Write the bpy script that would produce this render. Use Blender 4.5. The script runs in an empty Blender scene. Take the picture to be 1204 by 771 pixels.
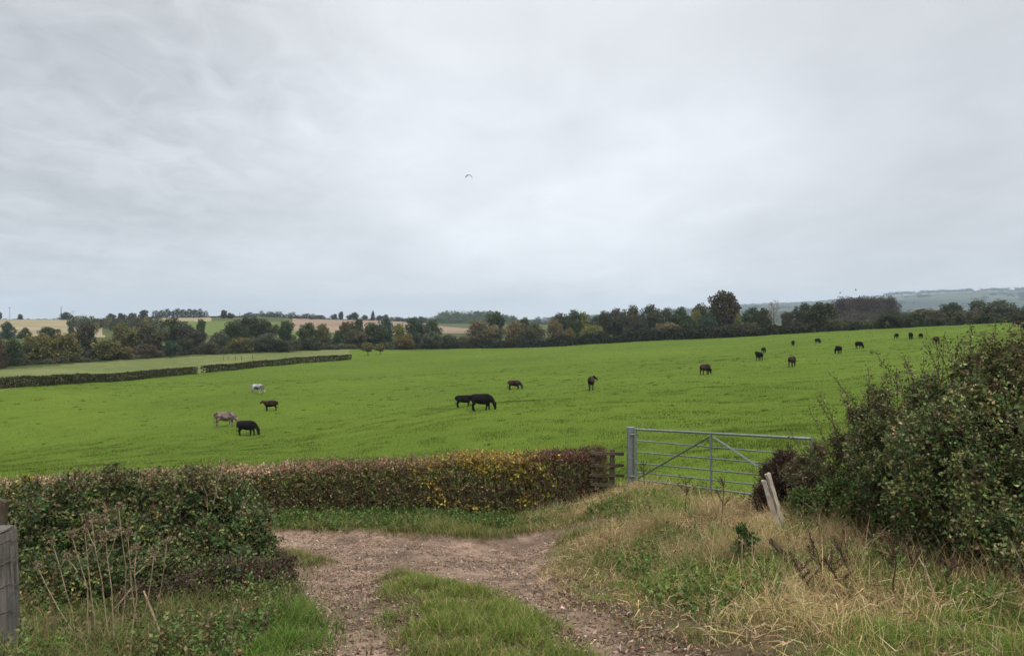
HAZE = 0.000115; EXPOSURE = 0.68; DENOISE = True
import bpy, bmesh, math, random
import numpy as np
from mathutils import Vector, Matrix
rng = np.random.default_rng(11)
random.seed(11)
# ------------------------------------------------------------------ camera model
F_PX = 900.0; CX = 602.0; CY = 385.5; HORIZON = 378.0
PITCH = math.atan((CY - HORIZON) / F_PX)          # camera looks down by this much
def world(px, py, Y):
    """point whose photograph position is px,py at forward distance Y (camera at the origin)"""
    u = (px - CX) / F_PX; v = (CY - py) / F_PX
    c, s = math.cos(PITCH), math.sin(PITCH)
    dx, dy, dz = u, c + v * s, v * c - s
    return np.array([dx / dy * Y, Y, dz / dy * Y])
# ------------------------------------------------------------------ terrain surveyed at control points
CTRL = [
 # track and banks
 (440,771,4.7),(775,771,4.7),(602,771,4.7),(0,760,5.1),(-200,760,5.2),(1204,760,4.9),(1400,760,5.0),(602,690,7.7),(602,660,10.3),
 (602,640,13.0),(330,640,12.9),(330,690,7.6),(10,735,6.0),(160,700,8.0),(500,607,17.0),(330,607,17.0),(150,618,16.8),
 (0,634,16.5),(-200,650,16.4),(705,588,17.2),(741,574,16.5),(890,592,13.9),(960,598,12.6),(1000,690,7.0),(850,700,7.2),
 (1204,690,7.2),(1050,640,9.0),(1204,625,11.0),(1150,560,16.0),(1400,640,9.0),(1400,540,16),(800,640,11.0),
 # pasture
 (602,545,30),(450,550,31),(300,552,33),(150,556,34),(0,562,35),(-200,572,36),(750,530,28),(900,515,27),(1050,500,30),(1204,478,34),
 (567,482,60),(690,470,62),(291,511,66),(120,520,68),(-100,540,70),(265,501,72),(302,462,108),(318,482,86),(605,458,92),(694,458,80),
 (829,440,88),(930,431,92),(985,416,118),(1068,399,142),(1100,404.5,122),(1195,384,160),(892,424,112),(898,415,150),(962,405,155),
 (850,480,50),(1000,455,60),(1100,430,75),(1204,412,80),(1400,390,100),
 (0,459,116),(-200,472,105),(120,449,150),(230,439,185),(411,423,245),(0,436,180),(-150,442,175),(100,428,205),(200,421,240),(300,416,265),
 (400,411.5,290),(545,410,300),(620,409,295),(700,404.5,285),(800,399.5,265),(950,391,235),(1100,384,205),(1204,379.5,195),(1400,374,190),
 # just beyond the crest the land drops a little
 (1204,386,330),(1100,390,340),(950,396,370),(800,403,400),(650,408,420),(545,405,420),(400,402,430),
 # left hill
 (0,401,330),(100,401,340),(200,399,370),(300,398,400),(-200,400,330),
 (0,376.8,640),(60,376.8,640),(-200,374,640),(110,379,640),(180,375,700),(250,373.5,720),(250,385,540),(300,384,540),(310,372.8,760),
 (350,375.5,760),(400,384,580),(350,386,560),(430,377,800),(480,378.5,850),(480,386,620),
 (0,379,1100),(180,378,1100),(350,377.8,1200),(480,380,1150),(-200,378,1200),
 # valley, wooded hill, gap
 (540,388,620),(540,387,800),(560,377,1350),(520,380,1300),(600,380,1350),(560,382,1050),(560,381,1900),(620,384,700),(620,381.5,1500),(640,380.5,2600),
 (800,384,700),(1000,380,700),(1204,374,700),(1000,383,1300),(1204,380,1300),(1400,370,900),(800,383,1400),
 # escarpment far behind
 (1204,378,2600),(1000,380,2600),(800,380.5,2600),(1400,376,2600),
 (1204,342,4600),(1100,345.5,4600),(1050,348,4700),(1000,352,4800),(940,357,4900),(880,358.5,5000),(820,363,5100),(780,365,5200),(720,370,5400),(640,374.5,5600),(560,378.5,5800),(1400,336,4500),
 (1204,365,8000),(900,372,8000),(700,376,8000),(500,379,8000),(200,379.5,5000),(0,379.5,5000),(-200,379,4000),(200,379.5,8500),(-200,379.5,8500),(1400,362,8000),
]
def _feat(x, y):
    th = np.arctan2(x, y); r = np.hypot(x, y)
    return np.stack([np.clip(th, -0.85, 0.85) * 2.6, np.log(np.maximum(r, 1.0))], -1), r
_P = np.array([world(*c) for c in CTRL])
_near = np.array([[x, y, -1.95 + 0.02 * abs(x)] for x in (-1.5, -.5, .5, 1.5) for y in (1.2, 2.4)])
_P = np.concatenate([_P, _near])
_Q, _R = _feat(_P[:, 0], _P[:, 1])
_W = _P[:, 2] / (_R + 10.0)
def _tps(d2): return 0.5 * d2 * np.log(np.maximum(d2, 1e-12))
def _solve():
    n = len(_Q)
    K = _tps(((_Q[:, None] - _Q[None]) ** 2).sum(-1)) + np.eye(n) * 0.0006
    T = np.concatenate([np.ones((n, 1)), _Q], 1)
    A = np.block([[K, T], [T.T, np.zeros((3, 3))]])
    return np.linalg.solve(A, np.concatenate([_W, np.zeros(3)]))
_SOL = _solve()
def height_raw(x, y):
    x = np.asarray(x, float).ravel(); y = np.asarray(y, float).ravel(); out = np.empty(len(x))
    for i in range(0, len(x), 20000):
        q, r = _feat(x[i:i+20000], y[i:i+20000])
        k = _tps(((q[:, None] - _Q[None]) ** 2).sum(-1))
        w = k @ _SOL[:len(_Q)] + _SOL[len(_Q)] + q @ _SOL[-2:]
        z = w * (r + 10.0)
        th = np.abs(np.arctan2(x[i:i+20000], y[i:i+20000]))
        t = np.clip((th - 0.85) / 1.1, 0, 1); t = t * t * (3 - 2 * t)
        out[i:i+20000] = z * (1 - t) + (-1.95 - 0.02 * np.minimum(r, 400)) * t
    return out
# value noise for small relief
def vnoise(x, y, seed=0):
    xi = np.floor(x).astype(np.int64); yi = np.floor(y).astype(np.int64); fx = x - xi; fy = y - yi
    fx = fx * fx * (3 - 2 * fx); fy = fy * fy * (3 - 2 * fy)
    def h(a, b):
        n = (a * 374761393 + b * 668265263 + seed * 974711) & 0x7fffffff
        n = ((n ^ (n >> 13)) * 1274126177) & 0x7fffffff
        return ((n ^ (n >> 16)) & 0xffff) / 65535.0
    return (h(xi, yi) * (1 - fx) + h(xi + 1, yi) * fx) * (1 - fy) + (h(xi, yi + 1) * (1 - fx) + h(xi + 1, yi + 1) * fx) * fy
def fbm(x, y, seed=0, n=3):
    s = 0; a = 1; t = 0
    for k in range(n):
        s = s + a * vnoise(x * 2 ** k, y * 2 ** k, seed + k); t += a; a *= .5
    return s / t
# polar grid: one sheet of land round the camera out to the skyline
_th = np.concatenate([np.radians(np.arange(-180, -52, 4.0)), np.radians(np.arange(-52, 52.01, 0.16)), np.radians(np.arange(56, 180.1, 4.0))])
def _geo(a, b, q): return np.exp(np.arange(math.log(a), math.log(b), math.log(q)))
_rr = np.concatenate([[0.05, .3], _geo(.6, 3, 1.05), _geo(3, 40, 1.011), _geo(40, 500, 1.013), _geo(500, 9500, 1.02), [9500]])
_lr = np.log(_rr)
GX = _rr[None] * np.sin(_th)[:, None]; GY = _rr[None] * np.cos(_th)[:, None]
GZ = height_raw(GX, GY).reshape(GX.shape)
GZ += (fbm(GX / 9.0, GY / 9.0, 5) - .5) * 0.5 * np.clip((GY - 26) / 20, 0, 1) * np.clip((420 - _rr[None]) / 100, 0, 1)
def height(x, y):
    x = np.asarray(x, float); y = np.asarray(y, float); sh = x.shape; x = x.ravel(); y = y.ravel()
    th = np.arctan2(x, y); lr = np.log(np.maximum(np.hypot(x, y), .06))
    i = np.clip(np.searchsorted(_th, th) - 1, 0, len(_th) - 2); j = np.clip(np.searchsorted(_lr, lr) - 1, 0, len(_lr) - 2)
    a = np.clip((th - _th[i]) / (_th[i+1] - _th[i]), 0, 1); b = np.clip((lr - _lr[j]) / (_lr[j+1] - _lr[j]), 0, 1)
    z = (GZ[i, j] * (1 - a) + GZ[i+1, j] * a) * (1 - b) + (GZ[i, j+1] * (1 - a) + GZ[i+1, j+1] * a) * b
    return z.reshape(sh)
def ground(px, py, Ymin=2.0, Ymax=2000):
    """where the line of sight through a photograph position meets the land"""
    Y = np.exp(np.linspace(math.log(Ymin), math.log(Ymax), 4000))
    d = world(px, py, 1.0)
    gap = d[2] * Y - height(d[0] * Y, Y)
    k = np.argmax(gap <= 0)
    if gap[k] > 0: k = len(Y) - 1
    y = Y[k]
    return np.array([d[0] * y, y, float(height(np.array([d[0] * y]), np.array([y]))[0])])
def on(px, Y):
    x = (px - CX) / F_PX * Y
    return np.array([x, Y, float(height(np.array([x]), np.array([Y]))[0])])
# ------------------------------------------------------------------ scene + helpers
scene = bpy.context.scene
COL = scene.collection
def link(o): COL.objects.link(o); return o
def mesh_np(name, V, F, col=None, smooth=False):
    V = np.ascontiguousarray(V, np.float32); F = np.ascontiguousarray(F, np.int32)
    me = bpy.data.meshes.new(name); k = F.shape[1]
    me.vertices.add(len(V)); me.vertices.foreach_set('co', V.ravel())
    me.loops.add(F.size); me.loops.foreach_set('vertex_index', F.ravel())
    me.polygons.add(len(F)); me.polygons.foreach_set('loop_start', np.arange(0, F.size, k, dtype=np.int32))
    if smooth: me.polygons.foreach_set('use_smooth', np.ones(len(F), bool))
    me.update(calc_edges=True); me.validate()
    if col is not None:
        a = me.attributes.new('col', 'FLOAT_COLOR', 'POINT'); c = np.ones((len(V), 4), np.float32); c[:, :3] = col
        a.data.foreach_set('color', c.ravel())
    return me
def obj(name, me, mat=None, parent=None, loc=None):
    o = bpy.data.objects.new(name, me); link(o)
    if mat is not None and me is not None: me.materials.clear(); me.materials.append(mat)
    if parent is not None: o.parent = parent
    if loc is not None: o.location = loc
    return o
def tag(o, label=None, cat=None, group=None, kind=None):
    if label: o['label'] = label
    if cat: o['category'] = cat
    if group: o['group'] = group
    if kind: o['kind'] = kind
    return o
def thing(name, loc, label, cat, group=None, rz=0.0):
    o = bpy.data.objects.new(name, None); link(o); o.location = [float(v) for v in loc]; o.rotation_euler = (0, 0, rz); o.empty_display_size = .2
    return tag(o, label, cat, group)
class Acc:
    """collects pieces that all have the same number of corners per face"""
    def __init__(s): s.V = []; s.F = []; s.C = []; s.n = 0
    def add(s, V, F, C=None):
        V = np.asarray(V, float); s.V.append(V); s.F.append(np.asarray(F) + s.n); s.n += len(V)
        s.C.append(np.broadcast_to(np.asarray((1, 1, 1) if C is None else C, float), (len(V), 3)))
    def mesh(s, name, smooth=False):
        return mesh_np(name, np.concatenate(s.V), np.concatenate(s.F), np.concatenate(s.C), smooth)
def unit(v): return v / np.maximum(np.linalg.norm(v, axis=-1, keepdims=True), 1e-9)
def rdir(n): return unit(rng.normal(size=(n, 3)))
def pal(palette, n, jit=.25):
    """n colours drawn from a weighted palette [(weight, rgb)], jittered in brightness and hue"""
    w = np.array([p[0] for p in palette], float); c = np.array([p[1] for p in palette])
    k = rng.choice(len(w), n, p=w / w.sum())
    return np.clip(c[k] * np.exp(rng.normal(0, jit, (n, 1))) * np.exp(rng.normal(0, jit * .35, (n, 3))), 0.002, .85)
def tube(path, rad, k=6, cap=True):
    """tapered tube along a path; quads"""
    P = np.asarray(path, float); n = len(P); rad = np.broadcast_to(np.asarray(rad, float), (n,))
    T = unit(np.gradient(P, axis=0)); ref = np.array([0, 0, 1.0]) if abs(T[0, 2]) < .9 else np.array([1.0, 0, 0])
    A = unit(np.cross(T, ref)); B = np.cross(T, A); a = np.arange(k) * 2 * math.pi / k
    V = (P[:, None] + rad[:, None, None] * (np.cos(a)[None, :, None] * A[:, None] + np.sin(a)[None, :, None] * B[:, None])).reshape(-1, 3)
    F = []
    for i in range(n - 1):
        for j in range(k): F.append((i*k+j, i*k+(j+1) % k, (i+1)*k+(j+1) % k, (i+1)*k+j))
    if cap:
        for base in (0, (n - 1) * k):
            c = len(V); V = np.concatenate([V, [P[0 if base == 0 else -1]]])
            for j in range(0, k, 2): F.append((base+j, base+(j+1) % k, base+(j+2) % k, c))
    return V, np.array(F)
def sticks(A, B, ra, rb, k=3):
    """many straight tapered sticks at once, k sides, open ends"""
    A = np.asarray(A, float); B = np.asarray(B, float); n = len(A)
    T = unit(B - A); R = np.where(np.abs(T[:, 2:]) < .9, np.array([[0, 0, 1.0]]), np.array([[1.0, 0, 0]]))
    U = unit(np.cross(T, R)); W = np.cross(T, U); a = np.arange(k) * 2 * math.pi / k
    ring = np.cos(a)[None, :, None] * U[:, None] + np.sin(a)[None, :, None] * W[:, None]
    ra = np.broadcast_to(np.asarray(ra, float), (n,)); rb = np.broadcast_to(np.asarray(rb, float), (n,))
    V = np.concatenate([A[:, None] + ring * ra[:, None, None], B[:, None] + ring * rb[:, None, None]], 1).reshape(-1, 3)
    j = np.arange(k); f = np.stack([j, (j + 1) % k, k + (j + 1) % k, k + j], -1)
    F = (np.arange(n)[:, None, None] * 2 * k + f[None]).reshape(-1, 4)
    return V, F
def leaf_quads(P, axis, size, width=.55, fold=.18):
    """one folded four-cornered leaf at each P pointing along axis"""
    n = len(P); axis = unit(axis); side = unit(np.cross(axis, rdir(n))); nrm = np.cross(axis, side)
    size = np.broadcast_to(np.asarray(size, float), (n,))[:, None]
    mid = P + axis * size * .45 + nrm * size * fold * .5
    V = np.stack([P, mid + side * size * width * .5, P + axis * size - nrm * size * fold * .6, mid - side * size * width * .5], 1).reshape(-1, 3)
    return V, np.arange(n * 4).reshape(-1, 4)
def twig_leaves(T0, D, L, n, size, palette, jit=.22, width=.55, spread=.9):
    """n leaves on each twig (T0 start, D direction, L length); leaves of a twig are alike in colour"""
    m = len(T0); D = unit(D); L = np.broadcast_to(np.asarray(L, float), (m,))
    t = rng.uniform(.1, 1.0, (m, n))
    P = T0[:, None] + D[:, None] * (L[:, None] * t)[..., None] + rng.normal(0, .012, (m, n, 3))
    ax = D[:, None] * .5 + rng.normal(0, spread, (m, n, 3)) + np.array([0, 0, .12])
    tc = pal(palette, m, jit)[:, None] * np.exp(rng.normal(0, .16, (m, n, 1)))
    s = size * rng.uniform(.45, 1.5, m * n)
    V, F = leaf_quads(P.reshape(-1, 3), ax.reshape(-1, 3), s, width)
    return V, F, np.repeat(np.clip(tc.reshape(-1, 3), .002, .85), 4, 0)
def lump_surface(lumps, n, depth=.25, zfloor=None):
    """points in the outer shell of a union of balls (x,y,z,r) with outward directions"""
    Lm = np.array([l[:4] for l in lumps], float); w = Lm[:, 3] ** 2; w = w / w.sum(); out = []; dirs = []; got = 0
    while got < n:
        m = min(n * 2, 30000); k = rng.choice(len(Lm), m, p=w); d = rdir(m); s = 1 - depth * rng.random(m) ** 1.5
        P = Lm[k, :3] + d * (Lm[k, 3] * s)[:, None]; ok = np.ones(m, bool)
        for i0 in range(0, len(Lm), 40):
            q = ((P[:, None] - Lm[None, i0:i0+40, :3]) ** 2).sum(-1); ok &= (q > (Lm[None, i0:i0+40, 3] * (1 - depth - .02)) ** 2).all(1)
        if zfloor is not None: ok &= P[:, 2] > zfloor(P[:, 0], P[:, 1]) + .02
        out.append(P[ok]); dirs.append(d[ok]); got += ok.sum()
    return np.concatenate(out)[:n], np.concatenate(dirs)[:n]
def clumpy(lumps, k=14, frac=(.26, .44), push=.78):
    """break big balls into many smaller bunches so that hollows open between them"""
    out = []
    for l in lumps:
        d = rdir(k); r = l[3] * rng.uniform(frac[0], frac[1], k); c = np.array(l[:3]) + d * l[3] * push * rng.uniform(.75, 1.1, (k, 1)); out += [(*c[i], r[i]) for i in range(k)] + [(*l[:3], l[3] * .72)]
    return out
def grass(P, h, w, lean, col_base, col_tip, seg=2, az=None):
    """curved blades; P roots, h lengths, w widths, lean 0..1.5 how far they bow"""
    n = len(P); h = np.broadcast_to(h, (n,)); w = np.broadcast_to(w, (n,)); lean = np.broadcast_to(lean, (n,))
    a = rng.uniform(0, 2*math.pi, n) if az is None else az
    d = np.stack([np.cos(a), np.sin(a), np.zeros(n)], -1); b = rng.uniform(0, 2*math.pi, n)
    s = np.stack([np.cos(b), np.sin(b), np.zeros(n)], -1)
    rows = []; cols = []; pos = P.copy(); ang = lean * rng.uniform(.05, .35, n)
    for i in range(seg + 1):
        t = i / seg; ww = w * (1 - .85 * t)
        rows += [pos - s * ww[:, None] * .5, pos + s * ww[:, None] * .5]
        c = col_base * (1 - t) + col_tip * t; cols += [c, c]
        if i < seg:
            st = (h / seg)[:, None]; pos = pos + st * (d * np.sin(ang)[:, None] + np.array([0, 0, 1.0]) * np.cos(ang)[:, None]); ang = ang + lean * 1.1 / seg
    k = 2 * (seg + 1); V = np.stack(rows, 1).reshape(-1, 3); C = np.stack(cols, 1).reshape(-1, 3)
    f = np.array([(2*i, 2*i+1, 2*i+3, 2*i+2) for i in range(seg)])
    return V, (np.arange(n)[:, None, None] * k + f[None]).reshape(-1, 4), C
# ------------------------------------------------------------------ materials
def new_mat(name):
    m = bpy.data.materials.new(name); m.use_nodes = True; nt = m.node_tree; nt.nodes.clear()
    out = nt.nodes.new('ShaderNodeOutputMaterial'); return m, nt, out
def N(nt, t, **kw):
    n = nt.nodes.new(t)
    for k, v in kw.items():
        if k in n.inputs: n.inputs[k].default_value = v
        else: setattr(n, k, v)
    return n
def ramp(nt, fac, stops):
    r = nt.nodes.new('ShaderNodeValToRGB'); e = r.color_ramp.elements
    while len(e) < len(stops): e.new(.5)
    for i, (p, c) in enumerate(stops): e[i].position = p; e[i].color = (*c, 1)
    nt.links.new(fac, r.inputs[0]); return r.outputs[0]
def mixc(nt, fac, a, b, mode='MIX'):
    m = nt.nodes.new('ShaderNodeMix'); m.data_type = 'RGBA'; m.blend_type = mode
    for s, v in ((m.inputs[0], fac), (m.inputs[6], a), (m.inputs[7], b)):
        if hasattr(v, 'is_output'): nt.links.new(v, s)
        else: s.default_value = v if not isinstance(v, tuple) or len(v) == 4 else (*v, 1)
    return m.outputs[2]
def noise(nt, scale, detail=3, rough=.55, vec=None, w=None):
    n = N(nt, 'ShaderNodeTexNoise', Scale=scale, Detail=detail, Roughness=rough)
    if vec is None: vec = N(nt, 'ShaderNodeTexCoord').outputs['Object']
    nt.links.new(vec, n.inputs['Vector']); return n.outputs['Fac']
def principled(nt, out, color, rough=.8, spec=.3, metal=0, bump=None, bstr=.4, bdist=.02):
    p = N(nt, 'ShaderNodeBsdfPrincipled', Roughness=rough, Metallic=metal); p.inputs['Specular IOR Level'].default_value = spec
    if hasattr(color, 'is_output'): nt.links.new(color, p.inputs['Base Color'])
    else: p.inputs['Base Color'].default_value = (*color, 1)
    if bump is not None:
        b = N(nt, 'ShaderNodeBump', Strength=bstr, Distance=bdist); nt.links.new(bump, b.inputs['Height']); nt.links.new(b.outputs[0], p.inputs['Normal'])
    if out is not None: nt.links.new(p.outputs[0], out.inputs[0])
    return p
def leaf_mat(name, by_object=False, trans=.22, rough=.55, spec=.25):
    m, nt, out = new_mat(name)
    c = N(nt, 'ShaderNodeAttribute', attribute_name='col').outputs['Color']
    if by_object: c = mixc(nt, 1.0, c, N(nt, 'ShaderNodeObjectInfo').outputs['Color'], 'MULTIPLY')
    p = principled(nt, None, c, rough, spec)
    t = N(nt, 'ShaderNodeBsdfTranslucent'); nt.links.new(c, t.inputs[0])
    x = N(nt, 'ShaderNodeMixShader', Fac=trans); nt.links.new(p.outputs[0], x.inputs[1]); nt.links.new(t.outputs[0], x.inputs[2]); nt.links.new(x.outputs[0], out.inputs[0])
    return m
M = {}
M['leaf'] = leaf_mat('living_leaves', trans=.12); M['blade'] = leaf_mat('grass_blades', trans=.3, rough=.6, spec=.2)
M['crown'] = leaf_mat('tree_leaves', True, .15, .8, .1)
def bark(name, a, b, scale=14):
    m, nt, out = new_mat(name); n = noise(nt, scale, 4, .65); principled(nt, out, ramp(nt, n, [(.3, a), (.7, b)]), .9, .1, bump=n, bstr=.6, bdist=.01); return m
M['bark'] = bark('bark', (.035, .028, .02), (.10, .085, .065))
M['twig'] = bark('twig_bark', (.07, .05, .035), (.17, .13, .095), 30)
M['dead'] = bark('dead_stalk', (.12, .085, .055), (.34, .265, .17), 25)
M['dock'] = bark('dead_dock', (.035, .018, .012), (.09, .05, .03), 25)
def attr_mat(name, rough=.9, spec=.15):
    m, nt, out = new_mat(name); principled(nt, out, N(nt, 'ShaderNodeAttribute', attribute_name='col').outputs['Color'], rough, spec); return m
M['tinted'] = attr_mat('tinted_surface')
# weathered timber: grain runs along the piece's own z
def timber(name, a, b, c):
    m, nt, out = new_mat(name); tc = N(nt, 'ShaderNodeTexCoord').outputs['Object']
    mp = N(nt, 'ShaderNodeMapping'); mp.inputs['Scale'].default_value = (38, 38, 3.5); nt.links.new(tc, mp.inputs[0])
    g = noise(nt, 1.0, 5, .7, mp.outputs[0]); big = noise(nt, 5.5, 3, .6, tc)
    col = mixc(nt, ramp(nt, big, [(.42, (0, 0, 0)), (.66, (1, 1, 1))]), ramp(nt, g, [(.3, a), (.68, b)]), c)
    principled(nt, out, col, .9, .12, bump=g, bstr=.7, bdist=.006); return m
M['post'] = timber('lichened_timber', (.030, .027, .024), (.21, .19, .165), (.11, .105, .09))
M['stake'] = timber('bleached_timber', (.24, .20, .165), (.50, .45, .39), (.36, .31, .26))
M['rail'] = timber('damp_dark_timber', (.035, .027, .02), (.11, .085, .06), (.075, .065, .045))
M['log'] = timber('rotten_timber', (.03, .018, .011), (.10, .062, .038), (.06, .04, .025))
def galv():
    m, nt, out = new_mat('galvanised_steel'); v = N(nt, 'ShaderNodeTexVoronoi', Scale=55); nt.links.new(N(nt, 'ShaderNodeTexCoord').outputs['Object'], v.inputs['Vector'])
    n = noise(nt, 4, 4, .65); d = noise(nt, 22, 3, .6)
    c = mixc(nt, ramp(nt, n, [(.4, (0, 0, 0)), (.75, (.8, .8, .8))]), ramp(nt, d, [(.3, (.15, .175, .18)), (.7, (.26, .295, .30))]), (.16, .17, .155))
    p = principled(nt, out, c, .5, .5, .55); nt.links.new(ramp(nt, v.outputs['Distance'], [(0, (.38,)*3), (1, (.62,)*3)]), p.inputs['Roughness']); return m
M['galv'] = galv()
def wire_m():
    m, nt, out = new_mat('rusty_wire'); n = noise(nt, 60); principled(nt, out, ramp(nt, n, [(.35, (.10, .085, .075)), (.65, (.22, .17, .13))]), .6, .4, .6); return m
M['wire'] = wire_m()
def field_mat(name, stops, fine, big=.03, bstr=.8, bdist=.06, patch=None):
    """open land: broad tonal drift, streaky mid patches and fine tufts"""
    m, nt, out = new_mat(name); tc = N(nt, 'ShaderNodeTexCoord').outputs['Object']
    a = noise(nt, big, 4, .6, tc); b = noise(nt, .35, 4, .65, tc); f = noise(nt, fine, 3, .7, tc)
    s = N(nt, 'ShaderNodeMath', operation='MULTIPLY_ADD'); s.inputs[1].default_value = .45; nt.links.new(a, s.inputs[0])
    s2 = N(nt, 'ShaderNodeMath', operation='MULTIPLY_ADD'); s2.inputs[1].default_value = .35; nt.links.new(b, s2.inputs[0])
    f2 = N(nt, 'ShaderNodeMath', operation='MULTIPLY'); f2.inputs[1].default_value = .2; nt.links.new(f, f2.inputs[0])
    nt.links.new(f2.outputs[0], s2.inputs[2]); nt.links.new(s2.outputs[0], s.inputs[2])
    c = ramp(nt, s.outputs[0], stops)
    if patch:
        c = mixc(nt, ramp(nt, noise(nt, patch[1], 4, .6, tc), [(.5, (0, 0, 0)), (.62, (1, 1, 1))]), c, patch[0])
    principled(nt, out, c, .95, .05, bump=f, bstr=bstr, bdist=bdist); return m
M['pasture'] = field_mat('grazed_pasture', [(.34, (.060, .096, .010)), (.5, (.081, .124, .013)), (.64, (.103, .147, .017))], 3.0)
M['meadow'] = field_mat('rough_meadow', [(.36, (.075, .10, .027)), (.5, (.115, .135, .046)), (.64, (.20, .195, .09))], 2.0)
M['hillgreen'] = field_mat('hill_grass', [(.36, (.075, .105, .026)), (.64, (.12, .15, .042))], .8)
M['stubble'] = field_mat('straw_stubble', [(.36, (.155, .135, .078)), (.5, (.235, .20, .12)), (.64, (.33, .275, .17))], .6, .02, .4)
M['plough'] = field_mat('bare_soil_field', [(.36, (.16, .115, .08)), (.64, (.27, .20, .145))], .6, .02, .4)
M['scrub'] = field_mat('scrubby_ground', [(.36, (.035, .05, .018)), (.64, (.09, .10, .035))], .5, .02)
M['scarp'] = field_mat('escarpment', [(.42, (.022, .034, .020)), (.5, (.05, .066, .032)), (.6, (.13, .135, .075))], .02, .0025, .3, 2.0, ((.020, .030, .018), .0035))
def soil():
    """bank and track: trodden stony soil where the painted mask says bare, turf thatch elsewhere"""
    m, nt, out = new_mat('stony_track_and_bank'); tc = N(nt, 'ShaderNodeTexCoord').outputs['Object']
    mask = N(nt, 'ShaderNodeAttribute', attribute_name='col').outputs['Color']
    sep = N(nt, 'ShaderNodeSeparateColor'); nt.links.new(mask, sep.inputs[0])
    big = noise(nt, .9, 4, .6, tc); mid = noise(nt, 6, 4, .65, tc); fine = noise(nt, 45, 3, .7, tc)
    dirt = ramp(nt, mid, [(.28, (.115, .071, .050)), (.5, (.275, .188, .136)), (.72, (.40, .29, .217))])
    dirt = mixc(nt, ramp(nt, big, [(.45, (0, 0, 0)), (.68, (.75,)*3)]), dirt, (.085, .058, .042))
    v = N(nt, 'ShaderNodeTexVoronoi', Scale=30); v.inputs['Randomness'].default_value = 1; nt.links.new(tc, v.inputs['Vector'])
    vr = N(nt, 'ShaderNodeSeparateColor'); nt.links.new(v.outputs['Color'], vr.inputs[0])
    stone = N(nt, 'ShaderNodeMath', operation='GREATER_THAN'); stone.inputs[1].default_value = .9; nt.links.new(vr.outputs[0], stone.inputs[0])
    near = ramp(nt, v.outputs['Distance'], [(.30, (1, 1, 1)), (.42, (0, 0, 0))])
    sm = N(nt, 'ShaderNodeMath', operation='MULTIPLY'); nt.links.new(stone.outputs[0], sm.inputs[0]); nt.links.new(near, sm.inputs[1])
    scol = ramp(nt, vr.outputs[1], [(0, (.14, .10, .07)), (.6, (.26, .195, .145)), (1, (.40, .33, .26))])
    dirt = mixc(nt, sm.outputs[0], dirt, scol)
    turf = mixc(nt, ramp(nt, fine, [(.35, (0, 0, 0)), (.65, (1, 1, 1))]), ramp(nt, mid, [(.3, (.035, .032, .012)), (.6, (.07, .06, .024))]), ramp(nt, mid, [(.3, (.075, .05, .03)), (.6, (.16, .115, .065))]))
    hgt = N(nt, 'ShaderNodeMath', operation='MULTIPLY_ADD'); hgt.inputs[1].default_value = .5; nt.links.new(sm.outputs[0], hgt.inputs[0]); nt.links.new(fine, hgt.inputs[2])
    hm = N(nt, 'ShaderNodeMath', operation='ADD'); nt.links.new(hgt.outputs[0], hm.inputs[0]); nt.links.new(mid, hm.inputs[1])
    principled(nt, out, mixc(nt, sep.outputs[0], turf, dirt), .92, .15, bump=hm.outputs[0], bstr=.9, bdist=.03); return m
M['soil'] = soil()
def coat(name, base, patch, scale, lo, hi):
    m, nt, out = new_mat(name); n = noise(nt, scale, 3, .6); n2 = noise(nt, 30, 2)
    c = mixc(nt, ramp(nt, n, [(lo, (0, 0, 0)), (hi, (1, 1, 1))]), base, patch)
    principled(nt, out, mixc(nt, .15, c, n2, 'OVERLAY'), .9, .04); return m
M['black'] = coat('black_coat', (.006, .006, .007), (.012, .011, .011), 3, .4, .6)
M['darkbrown'] = coat('dark_brown_coat', (.016, .011, .009), (.05, .033, .026), 2.2, .45, .6)
M['redbrown'] = coat('red_and_black_coat', (.012, .009, .008), (.085, .036, .02), 2.0, .48, .6)
M['roan'] = coat('grey_roan_coat', (.055, .038, .032), (.24, .19, .165), 3.5, .4, .62)
M['greywhite'] = coat('pale_grey_coat', (.07, .07, .075), (.40, .40, .40), 1.6, .40, .6)
# ------------------------------------------------------------------ land split into named ground covers
def px_of(x, y): return CX + F_PX * x / np.maximum(y, .01)
def Y_hedge_left(px): return np.interp(px, [-400, -200, 0, 120, 230, 411], [95, 105, 116, 150, 185, 245])
def Y_far(px): return np.interp(px, [-260, -150, 0, 100, 200, 300, 400, 545, 620, 700, 800, 950, 1100, 1204, 1400], [160, 172, 184, 208, 242, 267, 291, 301, 296, 286, 266, 236, 206, 196, 191])
def Y_near(x): return np.interp(x, [-30, 1.9, 2.55, 5.03, 5.6, 6.4, 9, 30], [17.4, 17.5, 16.6, 13.2, 12, 9, 6, 2])
TRACK_PX = [(352,735),(345,700),(332,676),(318,660),(250,655),(100,660),(100,640),(250,628),(318,622),(400,620),(470,626),(560,632),(620,625),(690,611),(722,606),
            (712,618),(676,630),(650,642),(655,664),(668,690),(760,735)]
ISLAND_PX = [(455,676),(480,674),(515,686),(570,690),(620,715),(660,742)]
def poly_world(P): return np.array([ground(*p)[:2] for p in P])
TRACK = np.concatenate([poly_world(TRACK_PX), [[1.28, 4.7], [1.5, 3], [1.5, -6], [-1.5, -6], [-1.5, 3], [-1.25, 4.7]]])
ISLAND = np.concatenate([poly_world(ISLAND_PX), [[.5, 4.7], [.55, 3], [.55, -5], [-.45, -5], [-.45, 3], [-.48, 4.7]], poly_world([(488,730),(468,700)])])
ISLET = poly_world([(318,640),(345,639),(395,652),(380,656),(330,650)])
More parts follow.
